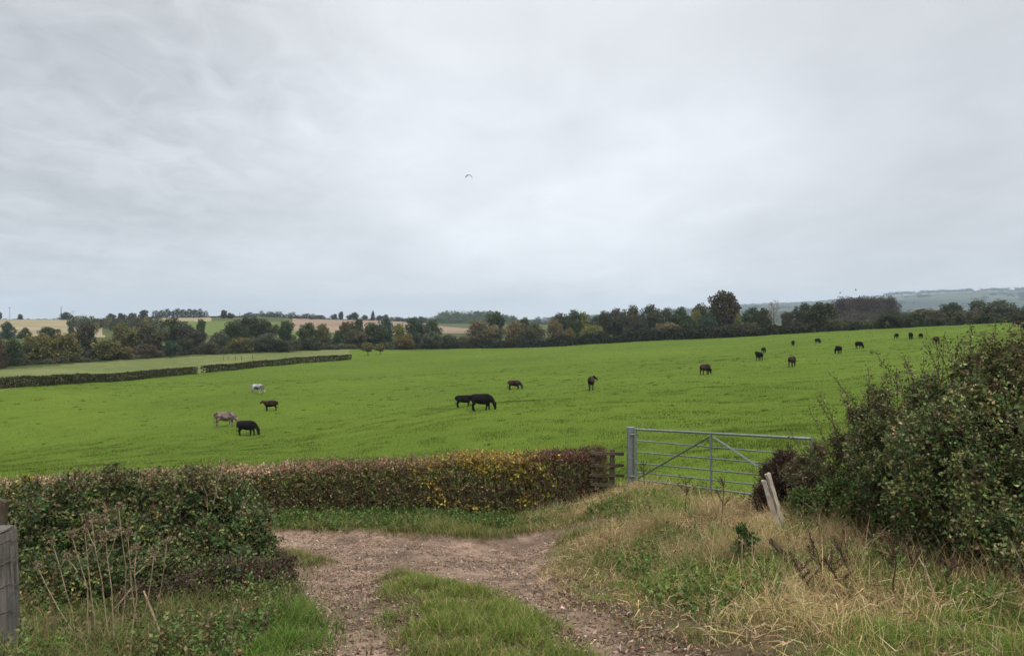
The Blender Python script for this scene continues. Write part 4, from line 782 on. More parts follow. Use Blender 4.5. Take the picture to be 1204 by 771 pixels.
T = [ # px, top, width, extra depth, kind, colour, label
 (9, 380, 24, 165, 'cone', TEAL, 'dark blue-green conical tree before the straw field, leftmost of four'), (30, 386, 16, 165, 'cone', DG, 'small pointed dark tree before the straw field, next to the leftmost'),
 (58, 385, 24, 160, 'round', DG, 'domed dark green tree in the middle of the straw field edge'), (84, 384.5, 13, 150, 'cone', DG, 'narrow dark tree before the straw field beside the tall brown tree'),
 (-3, 397, 18, 6, 'bushy', RED, 'reddish bush cut by the left edge below the conical tree'), (15, 399, 26, 10, 'bushy', DG, 'dark bush at the foot of the leftmost conical tree'), (45, 395, 40, 14, 'willow', OL, 'wide olive willow below the straw field, left of a pair'),
 (76, 393, 38, 12, 'willow', OL, 'wide olive willow below the straw field, right of a pair'), (101, 383, 30, 24, 'oval', PB, 'tall purple-brown tree right of the olive willows'), (128, 400, 42, 8, 'bushy', OL, 'broad low bush with an orange right side beyond the meadow'),
 (147, 408, 22, 5, 'bushy', ORG, 'orange-tinted low bush on the right of the broad olive bush'), (112, 410, 26, 14, 'bushy', GG, 'grey-green bush filling the gap under the purple-brown tree'), (146, 382, 34, 34, 'round', OL, 'olive-brown rounded tree behind the orange-tinted bush'),
 (177, 381.5, 38, 26, 'round', BR, 'fawn-brown rounded tree right of the olive-brown one'), (172, 405, 32, 8, 'bushy', RED, 'low russet bush beneath the fawn-brown tree'), (201, 401, 19, 1, 'round', TEAL, 'small dark separate tree standing out in front on the meadow edge'),
 (205, 376, 38, 34, 'round', DB, 'big dark domed tree left of the green hillside field'), (223, 384, 34, 26, 'round', PB, 'purple-brown tree on the right shoulder of the big dark domed tree'), (216, 398, 26, 10, 'bushy', DB, 'dark grey-brown bush right of the small separate tree'),
 (244, 402, 28, 8, 'bushy', BR, 'brownish bush below the green hillside field'), (236, 378, 16, 40, 'oval', DG, 'slim dark tree at the left end of the green hillside field'), (258, 391, 28, 20, 'bushy', GG, 'low grey-green tree in front of the green hillside field'),
 (276, 380, 32, 30, 'round', DG, 'dark tree at the right end of the green hillside field'), (292, 374, 38, 34, 'oak', DB, 'tallest dark tree of the left wood, with a broad top'), (281, 397, 34, 8, 'bushy', OL, 'pale olive bush at the foot of the tallest dark tree'),
 (313, 377, 30, 28, 'round', DB, 'brown-green tree right of the tallest dark tree'), (312, 393, 40, 8, 'round', GG, 'greyish round tree low in front of the brown-green tree'), (336, 380, 26, 16, 'oval', DG, 'upright dark green tree left of the green field gap'),
 (330, 400, 30, 4, 'bushy', DB, 'dark low bush left of the green field gap'), (362, 381, 26, 18, 'round', DG, 'dark green tree right of the green field gap'), (380, 383, 22, 18, 'oval', OL, 'olive tree right of the dark one beside the green field gap'),
 (366, 396, 28, 6, 'bushy', DB, 'brown bush below the trees right of the green field gap'), (397, 390, 15, 10, 'oval', DG, 'narrow dark tree before the ploughed field'), (406, 378.5, 18, 24, 'ragged', BR, 'thin fawn tree rising in front of the ploughed field'),
 (419, 388, 28, 12, 'round', BR, 'rounded brown tree under the thin fawn tree'), (419.5, 376, 12, 34, 'round', DG, 'small dark round-topped tree above the rounded brown tree'), (440, 381, 32, 26, 'round', DG, 'wide dark green tree behind the two small field trees'),
 (454, 376, 18, 36, 'round', TEAL, 'taller blue-green tree behind the wide dark green one'), (470, 383, 22, 16, 'oval', YG, 'yellow-green tree left of the orange-green bush'), (477, 394, 24, 6, 'round', ORG, 'orange-green round bush at the far edge of the pasture'),
 (488, 376, 26, 30, 'oval', TEAL, 'tall blue-green tree above the orange-green bush'), (507, 378, 24, 28, 'round', DG, 'dark round tree left of the gap in the wood'), (508, 391, 28, 8, 'round', GG, 'grey-green dome-shaped tree below the dark round one'),
 (529, 394, 24, 8, 'bushy', DB, 'dark brown bush in the low gap of the wood'), (545, 396, 20, 8, 'bushy', BR, 'brown bush right of the low gap of the wood'),
 (566, 378, 40, 20, 'round', TAN, 'broad tan-leaved tree right of the gap in the wood'), (581, 368.5, 24, 44, 'spread', DG, 'flat-topped dark tree behind the broad tan-leaved tree'), (605, 379, 28, 18, 'round', TAN, 'tan-leaved tree left of the brownish middle tree'),
 (617, 376, 10, 36, 'oval', DG, 'thin dark treetop between two tan-leaved trees'), (628, 381, 26, 18, 'round', BR, 'brownish domed tree in the middle of the wood'), (652, 378, 26, 18, 'oval', TAN, 'yellowish-tan tree left of the tall dark group'),
 (669, 386, 14, 12, 'round', ORG, 'small orange tree at the foot of the tall dark group'), (659, 370.5, 20, 38, 'round', DB, 'dark tree at the left end of the tall dark group'), (673, 367, 20, 36, 'round', DG, 'peaked dark tree second in the tall dark group'),
 (686, 370, 14, 40, 'oval', YG, 'slim pale green tree between dark treetops'), (696, 383, 28, 14, 'spread', YG, 'low yellow-green tree in front of the tall dark group'), (700, 373, 16, 36, 'round', DG, 'dark middling tree right of the slim pale green one'),
 (711, 368, 18, 36, 'round', DB, 'dark round tree left of the brown ones'), (726, 365, 20, 34, 'round', PB, 'purple-brown tree in the tall dark group'), (741, 361.5, 26, 32, 'round', BR, 'tallest brown tree left of the big oak'),
 (752, 372, 22, 16, 'round', PB, 'shorter purple-brown tree below the tallest brown one'), (766, 360.5, 18, 34, 'round', DB, 'dark domed tree right of the tallest brown tree'), (782, 364, 18, 34, 'round', DB, 'middling dark tree between two dark domes'),
 (800, 363, 18, 32, 'round', DG, 'black-green domed tree near the big oak'), (784, 380, 34, 10, 'spread', TAN, 'low tan spreading tree below the dark domes'), (810, 376, 26, 18, 'round', DG, 'green tree between the black-green dome and the oak'),
 (825, 359, 20, 34, 'spread', DB, 'dark brown flat-topped tree on the left shoulder of the big oak'), (819, 367, 12, 22, 'oval', YG, 'small yellowish tree left of the big oak'), (851, 344.5, 42, 26, 'oak', (.062, .052, .028), 'big oak standing well above the rest of the wood'),
 (833, 370, 22, 12, 'round', TEAL, 'blue-green round tree in front of the oak on its left'), (868, 371, 12, 14, 'oval', YG, 'small yellow-green tree at the right foot of the oak'), (856, 382, 34, 8, 'round', PB, 'low purple-brown tree directly below the oak'),
 (884, 363, 24, 28, 'round', DG, 'dark tree right of the big oak'), (878, 379, 28, 8, 'bushy', BR, 'low brown tree between the oak and the bare tree'), (898, 364, 18, 30, 'round', DB, 'dark brown tree left of the bare tree'),
 (910, 354, 24, 16, 'bare', (.30, .26, .22), 'pale leafless tree with fine twigs right of the big oak'), (926, 367, 20, 28, 'ragged', BR, 'brown ragged tree right of the pale leafless one'), (920, 384, 24, 6, 'bushy', DB, 'dark low bush beneath the pale leafless tree'),
 (943, 358, 24, 26, 'round', DB, 'dark rounded tree left of the broad dark tree'), (936, 377, 22, 10, 'round', PB, 'purplish low tree left of the broad dark tree'), (966, 357, 42, 14, 'oak', DB, 'broad dark brown tree left of the long copse'),
 (983, 375, 24, 8, 'bushy', BR, 'brown bush on the right skirt of the broad dark tree'), (1008, 377, 22, 8, 'bushy', DB, 'dark rounded bush below the long copse'), (1048, 366, 28, 8, 'round', DB, 'dark round tree below the right end of the long copse'),
 (1074, 369, 26, 9, 'round', DG, 'dark green round tree right of the long copse'), (1090, 364, 40, 40, 'spread', BR, 'fawn spreading tree behind the dark green round one'), (1098, 374, 26, 8, 'bushy', DB, 'dark bush beneath the fawn spreading tree'),
 (1117, 357, 28, 44, 'spread', DG, 'flat dark-topped tree standing above the fawn trees on the right'), (1132, 365, 40, 36, 'spread', BR, 'fawn tree right of the flat dark-topped one'), (1129, 371, 22, 10, 'bushy', DB, 'dark domed bush below the fawn tree on the right'),
 (1154, 354.5, 34, 50, 'round', GG, 'large grey-green tree at the right end of the wood'), (1178, 354.5, 36, 48, 'round', GG, 'large grey-green tree nearest the right edge, partly before the pale hills'), (1164, 368, 30, 10, 'bushy', DG, 'dark low bush below the large grey-green trees'),
 (1196, 369.5, 15, 6, 'round', DB, 'small dark bush on the crest of the pasture at the right edge'), (1204, 360, 22, 50, 'round', GG, 'grey-green treetop cut by the right edge')]
for (px, top, w, dY, kind, colr, label) in T: plant_tree(px, top, w, float(Y_far(px)) + dY, kind, colr, label, 'tree', 'tree', G1)
plant_tree(432.5, 403.5, 17, float(ground(432.5, 418, 100, 330)[1]), 'lollipop', (.14, .135, .05), 'small round olive tree standing in the pasture, left of two', 'small_tree', 'tree', 'two small trees out in the pasture')
plant_tree(447, 404.5, 13, float(ground(447, 417, 100, 330)[1]), 'lollipop', (.14, .135, .05), 'small round olive tree standing in the pasture, right of two and slighter', 'small_tree', 'tree', 'two small trees out in the pasture')
# ridge trees that stand singly on the hill to the left
RT = [(24, 369.5, 6, 'round', 'tiny dark bush on the bare skyline left of the poles'), (-1, 367, 8, 'oval', 'dark skyline tree cut by the left edge'), (77, 367.5, 13, 'round', 'round dark tree on the skyline right of the pole'), (131, 369, 11, 'round', 'low dark skyline tree, first right of the hillside bushes'),
      (143, 368.5, 11, 'round', 'low dark skyline tree, second right of the hillside bushes'), (155, 368, 12, 'bushy', 'low dark skyline tree beside the peaked one'), (169, 364.5, 13, 'ragged', 'peaked dark tree left of the long skyline belt'), (263, 364.5, 9, 'ragged', 'thin small tree on the skyline beyond the long belt'),
      (271, 368, 9, 'round', 'small round tree on the skyline beyond the thin one'), (375, 370.5, 18, 'bushy', 'flat low skyline bush above the ploughed field'), (393, 369.5, 9, 'round', 'small skyline tree above the ploughed field, left of the tallest'), (401, 367, 8, 'oval', 'tallest round tree above the ploughed field'),
      (411, 370, 8, 'round', 'small tree between two taller ones above the ploughed field'), (417, 367.5, 10, 'round', 'wide tree above the ploughed field'), (429, 370.5, 8, 'round', 'low round tree left of the pine above the ploughed field'), (438.5, 366, 6, 'cone', 'tiny pointed pine on the skyline above the ploughed field'),
      (446, 371, 8, 'round', 'low round tree right of the pointed pine'), (453, 370, 9, 'round', 'last dark tree of the row above the ploughed field')]
for (px, top, w, kind, label) in RT: plant_tree(px, top, w, 700 if px < 300 else 840, kind, (.036, .042, .028), label, 'tree', 'tree', 'trees along the left skyline', 1.5)
# woods that read as one mass
def wood(name, spots, quads, leaf, col_mat=None):
    """spots: x, y, height, width, colour"""
    L = [crown_pts(k) for k in ('round', 'bushy', 'oval', 'spread')]; a = Acc(); base = [crown_leaves(l, quads, leaf) for l in L]
    for (x, y, h, w, c) in spots:
        V, F, C = base[rng.integers(4)]; an = rng.uniform(0, 6.28); z = float(height(np.array([x]), np.array([y]))[0]); ca, sa = math.cos(an), math.sin(an)
        Vw = np.stack([(V[:, 0] * ca - V[:, 1] * sa) * w + x, (V[:, 0] * sa + V[:, 1] * ca) * w + y, V[:, 2] * h + z - .5], -1); a.add(Vw, F, np.clip(C * np.array(c) * rng.uniform(.8, 1.2), 0, .6))
    return tag(obj(name, a.mesh(name), M['leaf_far']), kind='stuff')
M['leaf_far'] = leaf_mat('distant_leaves', False, .1, .85, .05)
def top_spot(px, top, Y, w, c): x, y, z = on(px, Y); return (x, y, max(1.2, (world(px, top, Y)[2] - z) / .93 + .5), w / F_PX * Y, c)
S = []
for px in np.arange(-60, 560, 5.5): S.append(top_spot(px, Y_far_py(px) if False else 0, 1, 1, DG)) if False else None
U = []                                                              # undergrowth at the foot of the wood
for px in np.arange(-80, 1290, 6.0):
    for dY in (9, 24, 44):
        Y = float(Y_far(px)) + dY + rng.uniform(-3, 3); x, y, z = on(px + rng.uniform(-3, 3), Y); U.append((x, y, rng.uniform(1.4, 3.4) * (1 + dY / 60) * (.6 if px < 250 else .85), rng.uniform(9, 15) / F_PX * Y * 1.2, [DG, DB, PB, BR, GG, DB][rng.integers(6)]))
wood('undergrowth', U, 420, .11)
S = [top_spot(px, 364 + rng.uniform(0, 4) - 1.2 * math.sin((px - 178) / 65 * 3.1), 730 + rng.uniform(-12, 25), 8, (.040, .046, .034)) for px in np.arange(181, 245, 3.2)]
S += [top_spot(px, 365.5 + rng.uniform(0, 4) + abs(px - 312) * .05, 790 + rng.uniform(-12, 25), 9, (.050, .056, .042)) for px in np.arange(287, 370, 3.4)]
S += [top_spot(px + rng.uniform(-2, 2), 371 + (px - 85) * .02 + rng.uniform(0, 9), 560 - rng.uniform(0, 90), 12, [DG, DB, OL, GG, BR][rng.integers(5)]) for px in np.repeat(np.arange(84, 190, 4.5), 3)]
S += [top_spot(px + rng.uniform(-2, 2), 372.5 + rng.uniform(0, 3), 960 + rng.uniform(-30, 40), 9, (.036, .044, .032)) for px in np.repeat(np.arange(462, 502, 4), 2)]
S += [top_spot(px + rng.uniform(-2, 2), 375 + rng.uniform(-.5, 3), 820, 6, DG) for px in np.arange(262, 300, 5)]
RP = lambda p: np.interp(p, [-80, 0, 60, 110, 180, 250, 310, 350, 430, 480], [374, 375, 375, 376.3, 373.5, 372.5, 372, 374, 376, 377.5])
S += [top_spot(px + rng.uniform(-2, 2), float(RP(px)) - rng.uniform(-.3, 2.0) * (.4 if px < 70 else 1), 735 if px < 300 else 830, rng.uniform(5, 10), [DG, DB, GG][rng.integers(3)]) for px in np.concatenate([np.arange(8, 84, 9), np.arange(84, 482, 3.2)])]
wood('ridge_woodland', S, 420, .10)
S = []
for i in range(620):
    px = rng.uniform(494, 632); t = rng.random(); Y = 1120 + t * 330; edge = np.clip(min((px - 492) / 30, (634 - px) / 55), 0, 1) ** .6
    S.append(top_spot(px, 390 - 6 * t - (23.5 - 6 * t) * edge * t ** .7 + rng.uniform(-.4, .8), Y, 8, [(.05, .085, .03), (.035, .065, .028), (.06, .085, .035)][rng.integers(3)]))
wood('wooded_hill', S, 110, .17)
S = [top_spot(px + rng.uniform(-1, 1), 352.0 + rng.uniform(0, .6) + max(0, (1000 - px)) * .10, 560 + k * 10 + rng.uniform(-6, 6), 17, [(.058, .038, .032), (.048, .036, .030), (.07, .05, .04)][rng.integers(3)]) for px in np.arange(986, 1053, 2.6) for k in range(2)]
S += [top_spot(px + rng.uniform(-2, 2), 371 - rng.uniform(0, 6), 470 + rng.uniform(-10, 20), 14, [(.085, .07, .05), (.07, .06, .045), PB][rng.integers(3)]) for px in np.repeat(np.arange(975, 1075, 6), 2)]
wood('long_copse', S, 900, .055)
S = []
for px in np.arange(640, 1300, 2.4):                                  # hedgerows and woods on the far escarpment
    crest = np.interp(px, [640, 720, 780, 820, 880, 940, 1000, 1050, 1100, 1204, 1300], [374, 369.5, 364, 362.5, 358, 356.5, 351.5, 347.5, 345, 341.5, 339])
    x, y, z = on(px, 4600 + max(0, (1204 - px)) * 1.9); S.append((x, y, rng.uniform(6, 13) + (12 if 1040 < px < 1290 and vnoise(np.array(px / 14.), np.array(.5), 4) > .3 else 0), 34, (.03, .045, .03)))
    for k in range(3):
        Y = rng.uniform(2500, 4300); x, y, z = on(px + rng.uniform(-5, 5), Y)
        if fbm(np.array(x / 300.), np.array(Y / 420.), 12, 2) > .52: S.append((x, y, rng.uniform(9, 16), rng.uniform(25, 50), (.03, .045, .028)))
S += [top_spot(px + rng.uniform(-2, 2), 376 + rng.uniform(0, 3) - (4.5 if 628 < px < 636 else 0), 1500 + rng.uniform(-100, 100), 7, (.03, .05, .03)) for px in np.repeat(np.arange(596, 664, 4), 2)]
S += [top_spot(px + rng.uniform(-2, 2), 377 - rng.uniform(0, 3), 900 + rng.uniform(-100, 100), 14, (.045, .05, .035)) for px in np.repeat(np.arange(960, 1230, 7), 2)]
wood('distant_woods', S, 90, .2)
# clipped boundary hedges across the valley
def far_hedge(line, w, h, n, leaf, palette, label):
    b = np.array([*line[len(line) // 2][:2], 0.0]); b[2] = float(height(b[:1], b[1:2])[0]); r = thing('boundary_hedge', b, label, 'hedge')
    P, D, f, zr, s = hedge_pts(line, n, w, h, .10 if h < 2 else .35, rough=.15 if h < 2 else 1.1); P -= D * (rng.random((n, 1)) ** 2 * .3); a = Acc(); V, F = leaf_quads(P, rdir(n) + D * .5, leaf * rng.uniform(.6, 1.3, n), .8, .3); a.add(V, F, np.repeat(pal(palette, n, .25), 4, 0)); part('foliage', a.mesh('boundary_foliage'), M['leaf_far'], r)
    k = n // 14; a = Acc(); P, D, f, zr, s = hedge_pts(line, k, w * .7, h * .95, .05); B = P.copy(); B[:, 2] = height(P[:, 0], P[:, 1]); a.add(*sticks(B, P, .03, .01)); part('stems', a.mesh('boundary_stems'), M['twig'], r)
HP = [(4, (.040, .048, .018)), (2, (.06, .055, .024)), (1, (.085, .065, .03))]
far_hedge([on(p, float(Y_hedge_left(p))) for p in (-330, -220, -120, -40, 40, 120, 180, 229)], 1.7, 1.5, 23000, .26, HP, 'dark clipped hedge across the valley, longer piece at the left edge')
far_hedge([on(p, float(Y_hedge_left(p))) for p in (239, 300, 350, 411)], 1.8, 1.55, 11000, .32, HP, 'dark clipped hedge across the valley, shorter piece ending in the open pasture')
far_hedge([on(p, float(Y_far(p)) + 3) for p in (552, 600, 650, 700, 750, 800, 838)], 4, 3.0, 17000, .6, [(4, (.034, .044, .026)), (2, (.055, .048, .032))], 'tall dark hedge at the far edge of the pasture below the tall dark trees')
far_hedge([on(p, float(Y_far(p)) + 3) for p in (842, 880, 920, 960)], 3, 2.3, 7000, .6, [(3, (.062, .052, .034)), (3, (.04, .046, .028))], 'low brown hedge at the far edge of the pasture below the big oak')
# ------------------------------------------------------------------ cattle
def cow_mesh(name, pose):
    """one continuous body: lofted barrel, neck, head, legs, tail and ears fused into a single skin; faces +X, hooves on z=0"""
    V = []; F = []
    def loft(path, k=14, fat=1.0):
        P = np.array([p[:3] for p in path], float); R = np.array([p[3:5] if len(p) == 5 else (p[3], p[3]) for p in path], float) * fat; P[:, 0] *= .91
        T = unit(np.gradient(P, axis=0)); up = np.array([0, 1.0, 0]); n0 = len(V); a = np.arange(k) * 2 * math.pi / k
        for p, t, (rw, rh) in zip(P, T, R):
            S = up - t * (up @ t)
            S = unit(S) if np.linalg.norm(S) > .3 else np.array([1.0, 0, 0]); U = np.cross(t, S)
            V.extend([tuple(p + S * rw * math.cos(q) + U * rh * math.sin(q)) for q in a])
        for i in range(len(P) - 1):
            for j in range(k): F.append((n0+i*k+j, n0+i*k+(j+1) % k, n0+(i+1)*k+(j+1) % k, n0+(i+1)*k+j))
        F.append(tuple(n0 + j for j in range(k))[::-1]); m = n0 + (len(P) - 1) * k; F.append(tuple(m + j for j in range(k)))
    loft([(-1.0, 0, 1.12, .09, .12), (-.93, 0, 1.10, .20, .22), (-.78, 0, 1.03, .28, .32), (-.5, 0, .985, .31, .365), (-.2, 0, .945, .34, .405), (.1, 0, .93, .36, .425), (.38, 0, .945, .34, .425), (.6, 0, .98, .28, .39), (.76, 0, 1.03, .18, .27), (.84, 0, 1.04, .09, .15)], 18)
    if pose == 'graze':
        nk = [(.5, 0, 1.06, .18, .29), (.74, .01, .98, .15, .25), (.92, .02, .82, .12, .19), (1.03, .03, .68, .11, .145)]; hd = [(1.02, .03, .74, .10, .10), (1.07, .03, .66, .13, .15), (1.12, .03, .52, .13, .15), (1.15, .03, .34, .095, .11), (1.175, .03, .20, .09, .095), (1.185, .03, .12, .07, .07)]; ear = (1.0, .03, .70); ed = (-.05, 1, -.05)
    elif pose == 'up':
        nk = [(.5, 0, 1.10, .17, .26), (.76, 0, 1.12, .15, .24), (.94, 0, 1.19, .125, .19), (1.03, 0, 1.25, .115, .15)]; hd = [(.96, 0, 1.30, .10, .10), (1.03, 0, 1.28, .13, .15), (1.14, 0, 1.21, .13, .145), (1.29, 0, 1.10, .095, .11), (1.39, 0, 1.02, .09, .095), (1.44, 0, .98, .07, .07)]; ear = (1.0, 0, 1.31); ed = (-.1, 1, .05)
    else:
        nk = [(.5, 0, 1.10, .17, .26), (.72, -.06, 1.12, .15, .24), (.86, -.16, 1.19, .125, .19), (.92, -.24, 1.25, .115, .15)]; hd = [(.90, -.18, 1.30, .10, .10), (.93, -.25, 1.28, .13, .15), (.96, -.36, 1.21, .13, .145), (.98, -.50, 1.10, .095, .11), (.99, -.60, 1.03, .09, .095), (.99, -.65, .99, .07, .07)]; ear = (.91, -.24, 1.31); ed = (.95, .2, .05)
    loft(nk); loft(hd)
    st = {'graze': (.12, -.10, -.08, .10), 'up': (.02, -.03, -.05, .06), 'turn': (.03, -.05, -.04, .05)}[pose]
    for s, f, h in ((1, st[0], st[2]), (-1, st[1], st[3])):
        y = .165 * s
        loft([(.50, y, .92, .12, .16), (.50 + f * .2, y, .68, .085, .11), (.51 + f * .5, y, .48, .062, .072), (.53 + f * .7, y, .36, .060, .064), (.50 + f * .85, y, .22, .045, .048), (.50 + f, y, .10, .048, .052), (.53 + f, y, 0, .064, .07)], 10, 1.22)
        loft([(-.70, y, .98, .16, .24), (-.64 + h * .2, y * 1.04, .74, .115, .17), (-.70 + h * .5, y * 1.04, .56, .072, .10), (-.80 + h * .7, y, .43, .062, .075), (-.77 + h * .85, y, .25, .047, .052), (-.74 + h, y, .10, .050, .054), (-.71 + h, y, 0, .064, .07)], 10, 1.18)
        e = np.array(ear); d = unit(np.array(ed, float) * np.array([s if pose == 'turn' else 1, s, 1])); loft([tuple(e + d * q) + r for q, r in ((.06, (.03, .03)), (.16, (.035, .055)), (.25, (.03, .045)), (.31, (.012, .015)))], 8)
    loft([(-.97, 0, 1.20, .05), (-1.05, .01, 1.08, .04), (-1.07, .02, .80, .028), (-1.05, .03, .56, .026), (-1.04, .03, .42, .045), (-1.04, .03, .30, .02)], 8)
    me = bpy.data.meshes.new(name); me.from_pydata(V, [], F); bm = bmesh.new(); bm.from_mesh(me); bmesh.ops.recalc_face_normals(bm, faces=bm.faces); bm.to_mesh(me); bm.free()
    o = link(bpy.data.objects.new(name, me)); r = o.modifiers.new('fuse', 'REMESH'); r.mode = 'VOXEL'; r.voxel_size = .026; sm = o.modifiers.new('soften', 'SMOOTH'); sm.factor = .5; sm.iterations = 3
    dg = bpy.context.evaluated_depsgraph_get(); out = bpy.data.meshes.new_from_object(o.evaluated_get(dg)); bpy.data.objects.remove(o); out.name = name
    for p in out.polygons: p.use_smooth = True
    return out
COW = {k: cow_mesh('cow_' + k, k) for k in ('graze', 'up', 'turn')}
for me in COW.values(): me.materials.append(M['black'])
H0 = 1.37
HERD = [ # px, hoof py, height px, yaw, pose, coat, label
 (265, 501.5, 18.5, 8, 'graze', 'roan', 'grey-brown roan cow grazing just behind a black one'), (290.5, 512, 18.5, -8, 'graze', 'black', 'black cow grazing with its tail by the roan cow, closest of all the cattle'),
 (302.5, 462, 11, 5, 'graze', 'greywhite', 'pale grey and white cow grazing far left of the herd'), (318, 482.8, 12.5, 186, 'up', 'redbrown', 'dark calf with a red-brown flank standing head up facing left'),
 (566.5, 482.5, 20.5, -6, 'graze', 'black', 'large black cow grazing in the middle of the field'), (545.5, 478.5, 14.8, 8, 'up', 'black', 'small black calf half hidden behind the large black cow'),
 (605, 458, 11.6, -4, 'graze', 'darkbrown', 'brown-backed dark cow grazing side on, beyond the large black cow'), (695, 458.5, 16.5, 84, 'turn', 'darkbrown', 'dark cow seen from behind with its head turned right'),
 (829.5, 440.5, 13.2, 38, 'graze', 'darkbrown', 'dark brown cow grazing half away, alone above the gate'), (892.5, 424, 10.8, 97, 'up', 'black', 'black cow seen from behind, nearer of two close together'),
 (898, 415, 7.0, 50, 'graze', 'black', 'black cow farther of two close together, partly behind the nearer'), (931.5, 431, 12.8, 52, 'graze', 'darkbrown', 'dark brown cow grazing, lowest of the group on the right slope'),
 (932.5, 406, 6.2, 60, 'graze', 'black', 'small distant black cow left of the pair near the tree line'), (961.5, 403.8, 6.4, 30, 'graze', 'black', 'distant black cow grazing below the broad dark tree'),
 (985.5, 416, 9.8, 92, 'graze', 'black', 'black cow head down seen from behind, left of two on the right slope'), (1010.2, 409.8, 8.8, -75, 'graze', 'black', 'black cow facing the viewer, right of two on the right slope'),
 (1054, 398, 6.4, 84, 'graze', 'black', 'black cow, leftmost of three in a row near the crest'), (1070.8, 399, 8.4, 70, 'up', 'black', 'tall black cow, middle of three in a row near the crest'),
 (1082.8, 398, 6.6, 45, 'graze', 'black', 'black cow, rightmost of three in a row near the crest'), (1100.8, 404.8, 9.6, 38, 'graze', 'redbrown', 'brown cow behind the tall sprigs of the hawthorn'),
 (1195.5, 384, 7.5, 10, 'graze', 'redbrown', 'brown cow on the crest at the right edge beside the small dark bush'), (1203, 387.5, 7.5, 70, 'graze', 'black', 'black cow on the crest cut by the right edge')]
for (px, py, hp, yaw, pose, coat_, label) in HERD:
    g = ground(px, py, 20, 260); s = hp / F_PX * g[1] / H0
    if not .75 < s < 1.35: print('COW SCALE', px, py, round(s, 2), round(g[1], 1))
    o = link(bpy.data.objects.new('cow', COW[pose])); o.location = g + (0, 0, -.03); s = min(max(s, .72), 1.4); o.scale = (s, s * (1.0 if coat_ != 'black' else 1.06), s); o.rotation_euler = (0, 0, math.radians(yaw))
    o.material_slots[0].link = 'OBJECT'; o.material_slots[0].material = M[coat_]; tag(o, label, 'cow', 'cattle grazing in the pasture')
# ------------------------------------------------------------------ birds, poles
def bird_mesh(name, up):
    bm = bmesh.new(); V = [bm.verts.new(p) for p in [(0, .22, 0), (.035, .06, .02), (0, -.12, .01), (-.035, .06, .02), (0, .05, -.04), (0, -.26, .0), (.05, -.25, .0), (-.05, -.25, .0)]]
    for f in ((0, 1, 3), (0, 4, 1), (0, 3, 4), (1, 2, 3), (1, 4, 2), (3, 2, 4), (2, 6, 5), (2, 5, 7)): bm.faces.new([V[i] for i in f])
    for s in (1, -1):
        P = [(.03*s, .12, .03), (.03*s, -.10, .0), (.20*s, .16, .02*up), (.20*s, -.10, -.03*up), (.42*s, .02, -.30), (.40*s, -.08, -.34)]
        top = [bm.verts.new(p) for p in P]; bot = [bm.verts.new((x, y, z - .035)) for x, y, z in P]
        for a, b, c, d in ((0, 1, 3, 2), (2, 3, 5, 4)): bm.faces.new([top[i] for i in (a, b, c, d)]); bm.faces.new([bot[i] for i in (d, c, b, a)])
        for a, b in ((0, 2), (2, 4), (4, 5), (5, 3), (3, 1), (1, 0)): bm.faces.new((top[a], top[b], bot[b], bot[a]))
    bmesh.ops.recalc_face_normals(bm, faces=bm.faces); me = bpy.data.meshes.new(name); bm.to_mesh(me); bm.free(); me.materials.append(M['black']); return me
BM = bird_mesh('bird_body', 1.9)
for (px, py, Y, rz, rx, label) in [(552, 206, 92, 20, 0, 'dark bird with arched wings high in the middle of the sky'), (1006.5, 340, 210, 60, .3, 'tiny dark bird over the pale hills, right of two'), (988, 343.5, 240, 75, .2, 'tiny dark bird over the pale hills, left of two')]:
    o = link(bpy.data.objects.new('bird', BM)); o.scale = (1.15,) * 3; o.location = world(px, py, Y); o.rotation_euler = (rx, .12, math.radians(rz)); tag(o, label, 'bird', 'birds in flight')
for (px, top, Y, arm, r, label) in [(72, 360, 650, .0, .28, 'thick dark utility pole on the left skyline'), (11.5, 360.5, 660, 2.2, .16, 'faint utility pole with a crossarm near the left edge'), (86, 365, 720, 3.0, .16, 'short faint utility pole behind the round skyline tree'), (282, 367, 740, .0, .22, 'small pole on the skyline right of the long belt of trees')]:
    b = on(px, Y); zt = world(px, top, Y)[2]; r0 = thing('utility_pole', b, label, 'pole', 'utility poles on the left skyline'); a = Acc(); V, F = tube([b - (0, 0, 1), (b[0], b[1], (b[2] + zt) / 2), (b[0], b[1], zt)], [r, r * .9, r * .75], 8); a.add(V, F); part('shaft', a.mesh('pole_shaft'), M['bark'], r0)
    if arm:
        o = board('crossarm', (b[0] - arm / 2, b[1] - r, zt - .8), (b[0] + arm / 2, b[1] - r, zt - .8), .22, .22, M['bark'], r0, segs=2)
# short stakes of the wire fence that shows along the meadow and far edge
g_post = None
for i, px in enumerate((263, 268, 277, 284, 297)):
    b = ground(px, [424, 423.5, 423, 423, 422][i], 100, 300); o = board('fence_stake', b - (0, 0, .2), b + (0, 0, 1.3), .14, .14, M['rail'], None, segs=2)
    tag(o, 'small dark fence stake in the row out on the pale meadow', 'stake', 'fence stakes on the meadow')
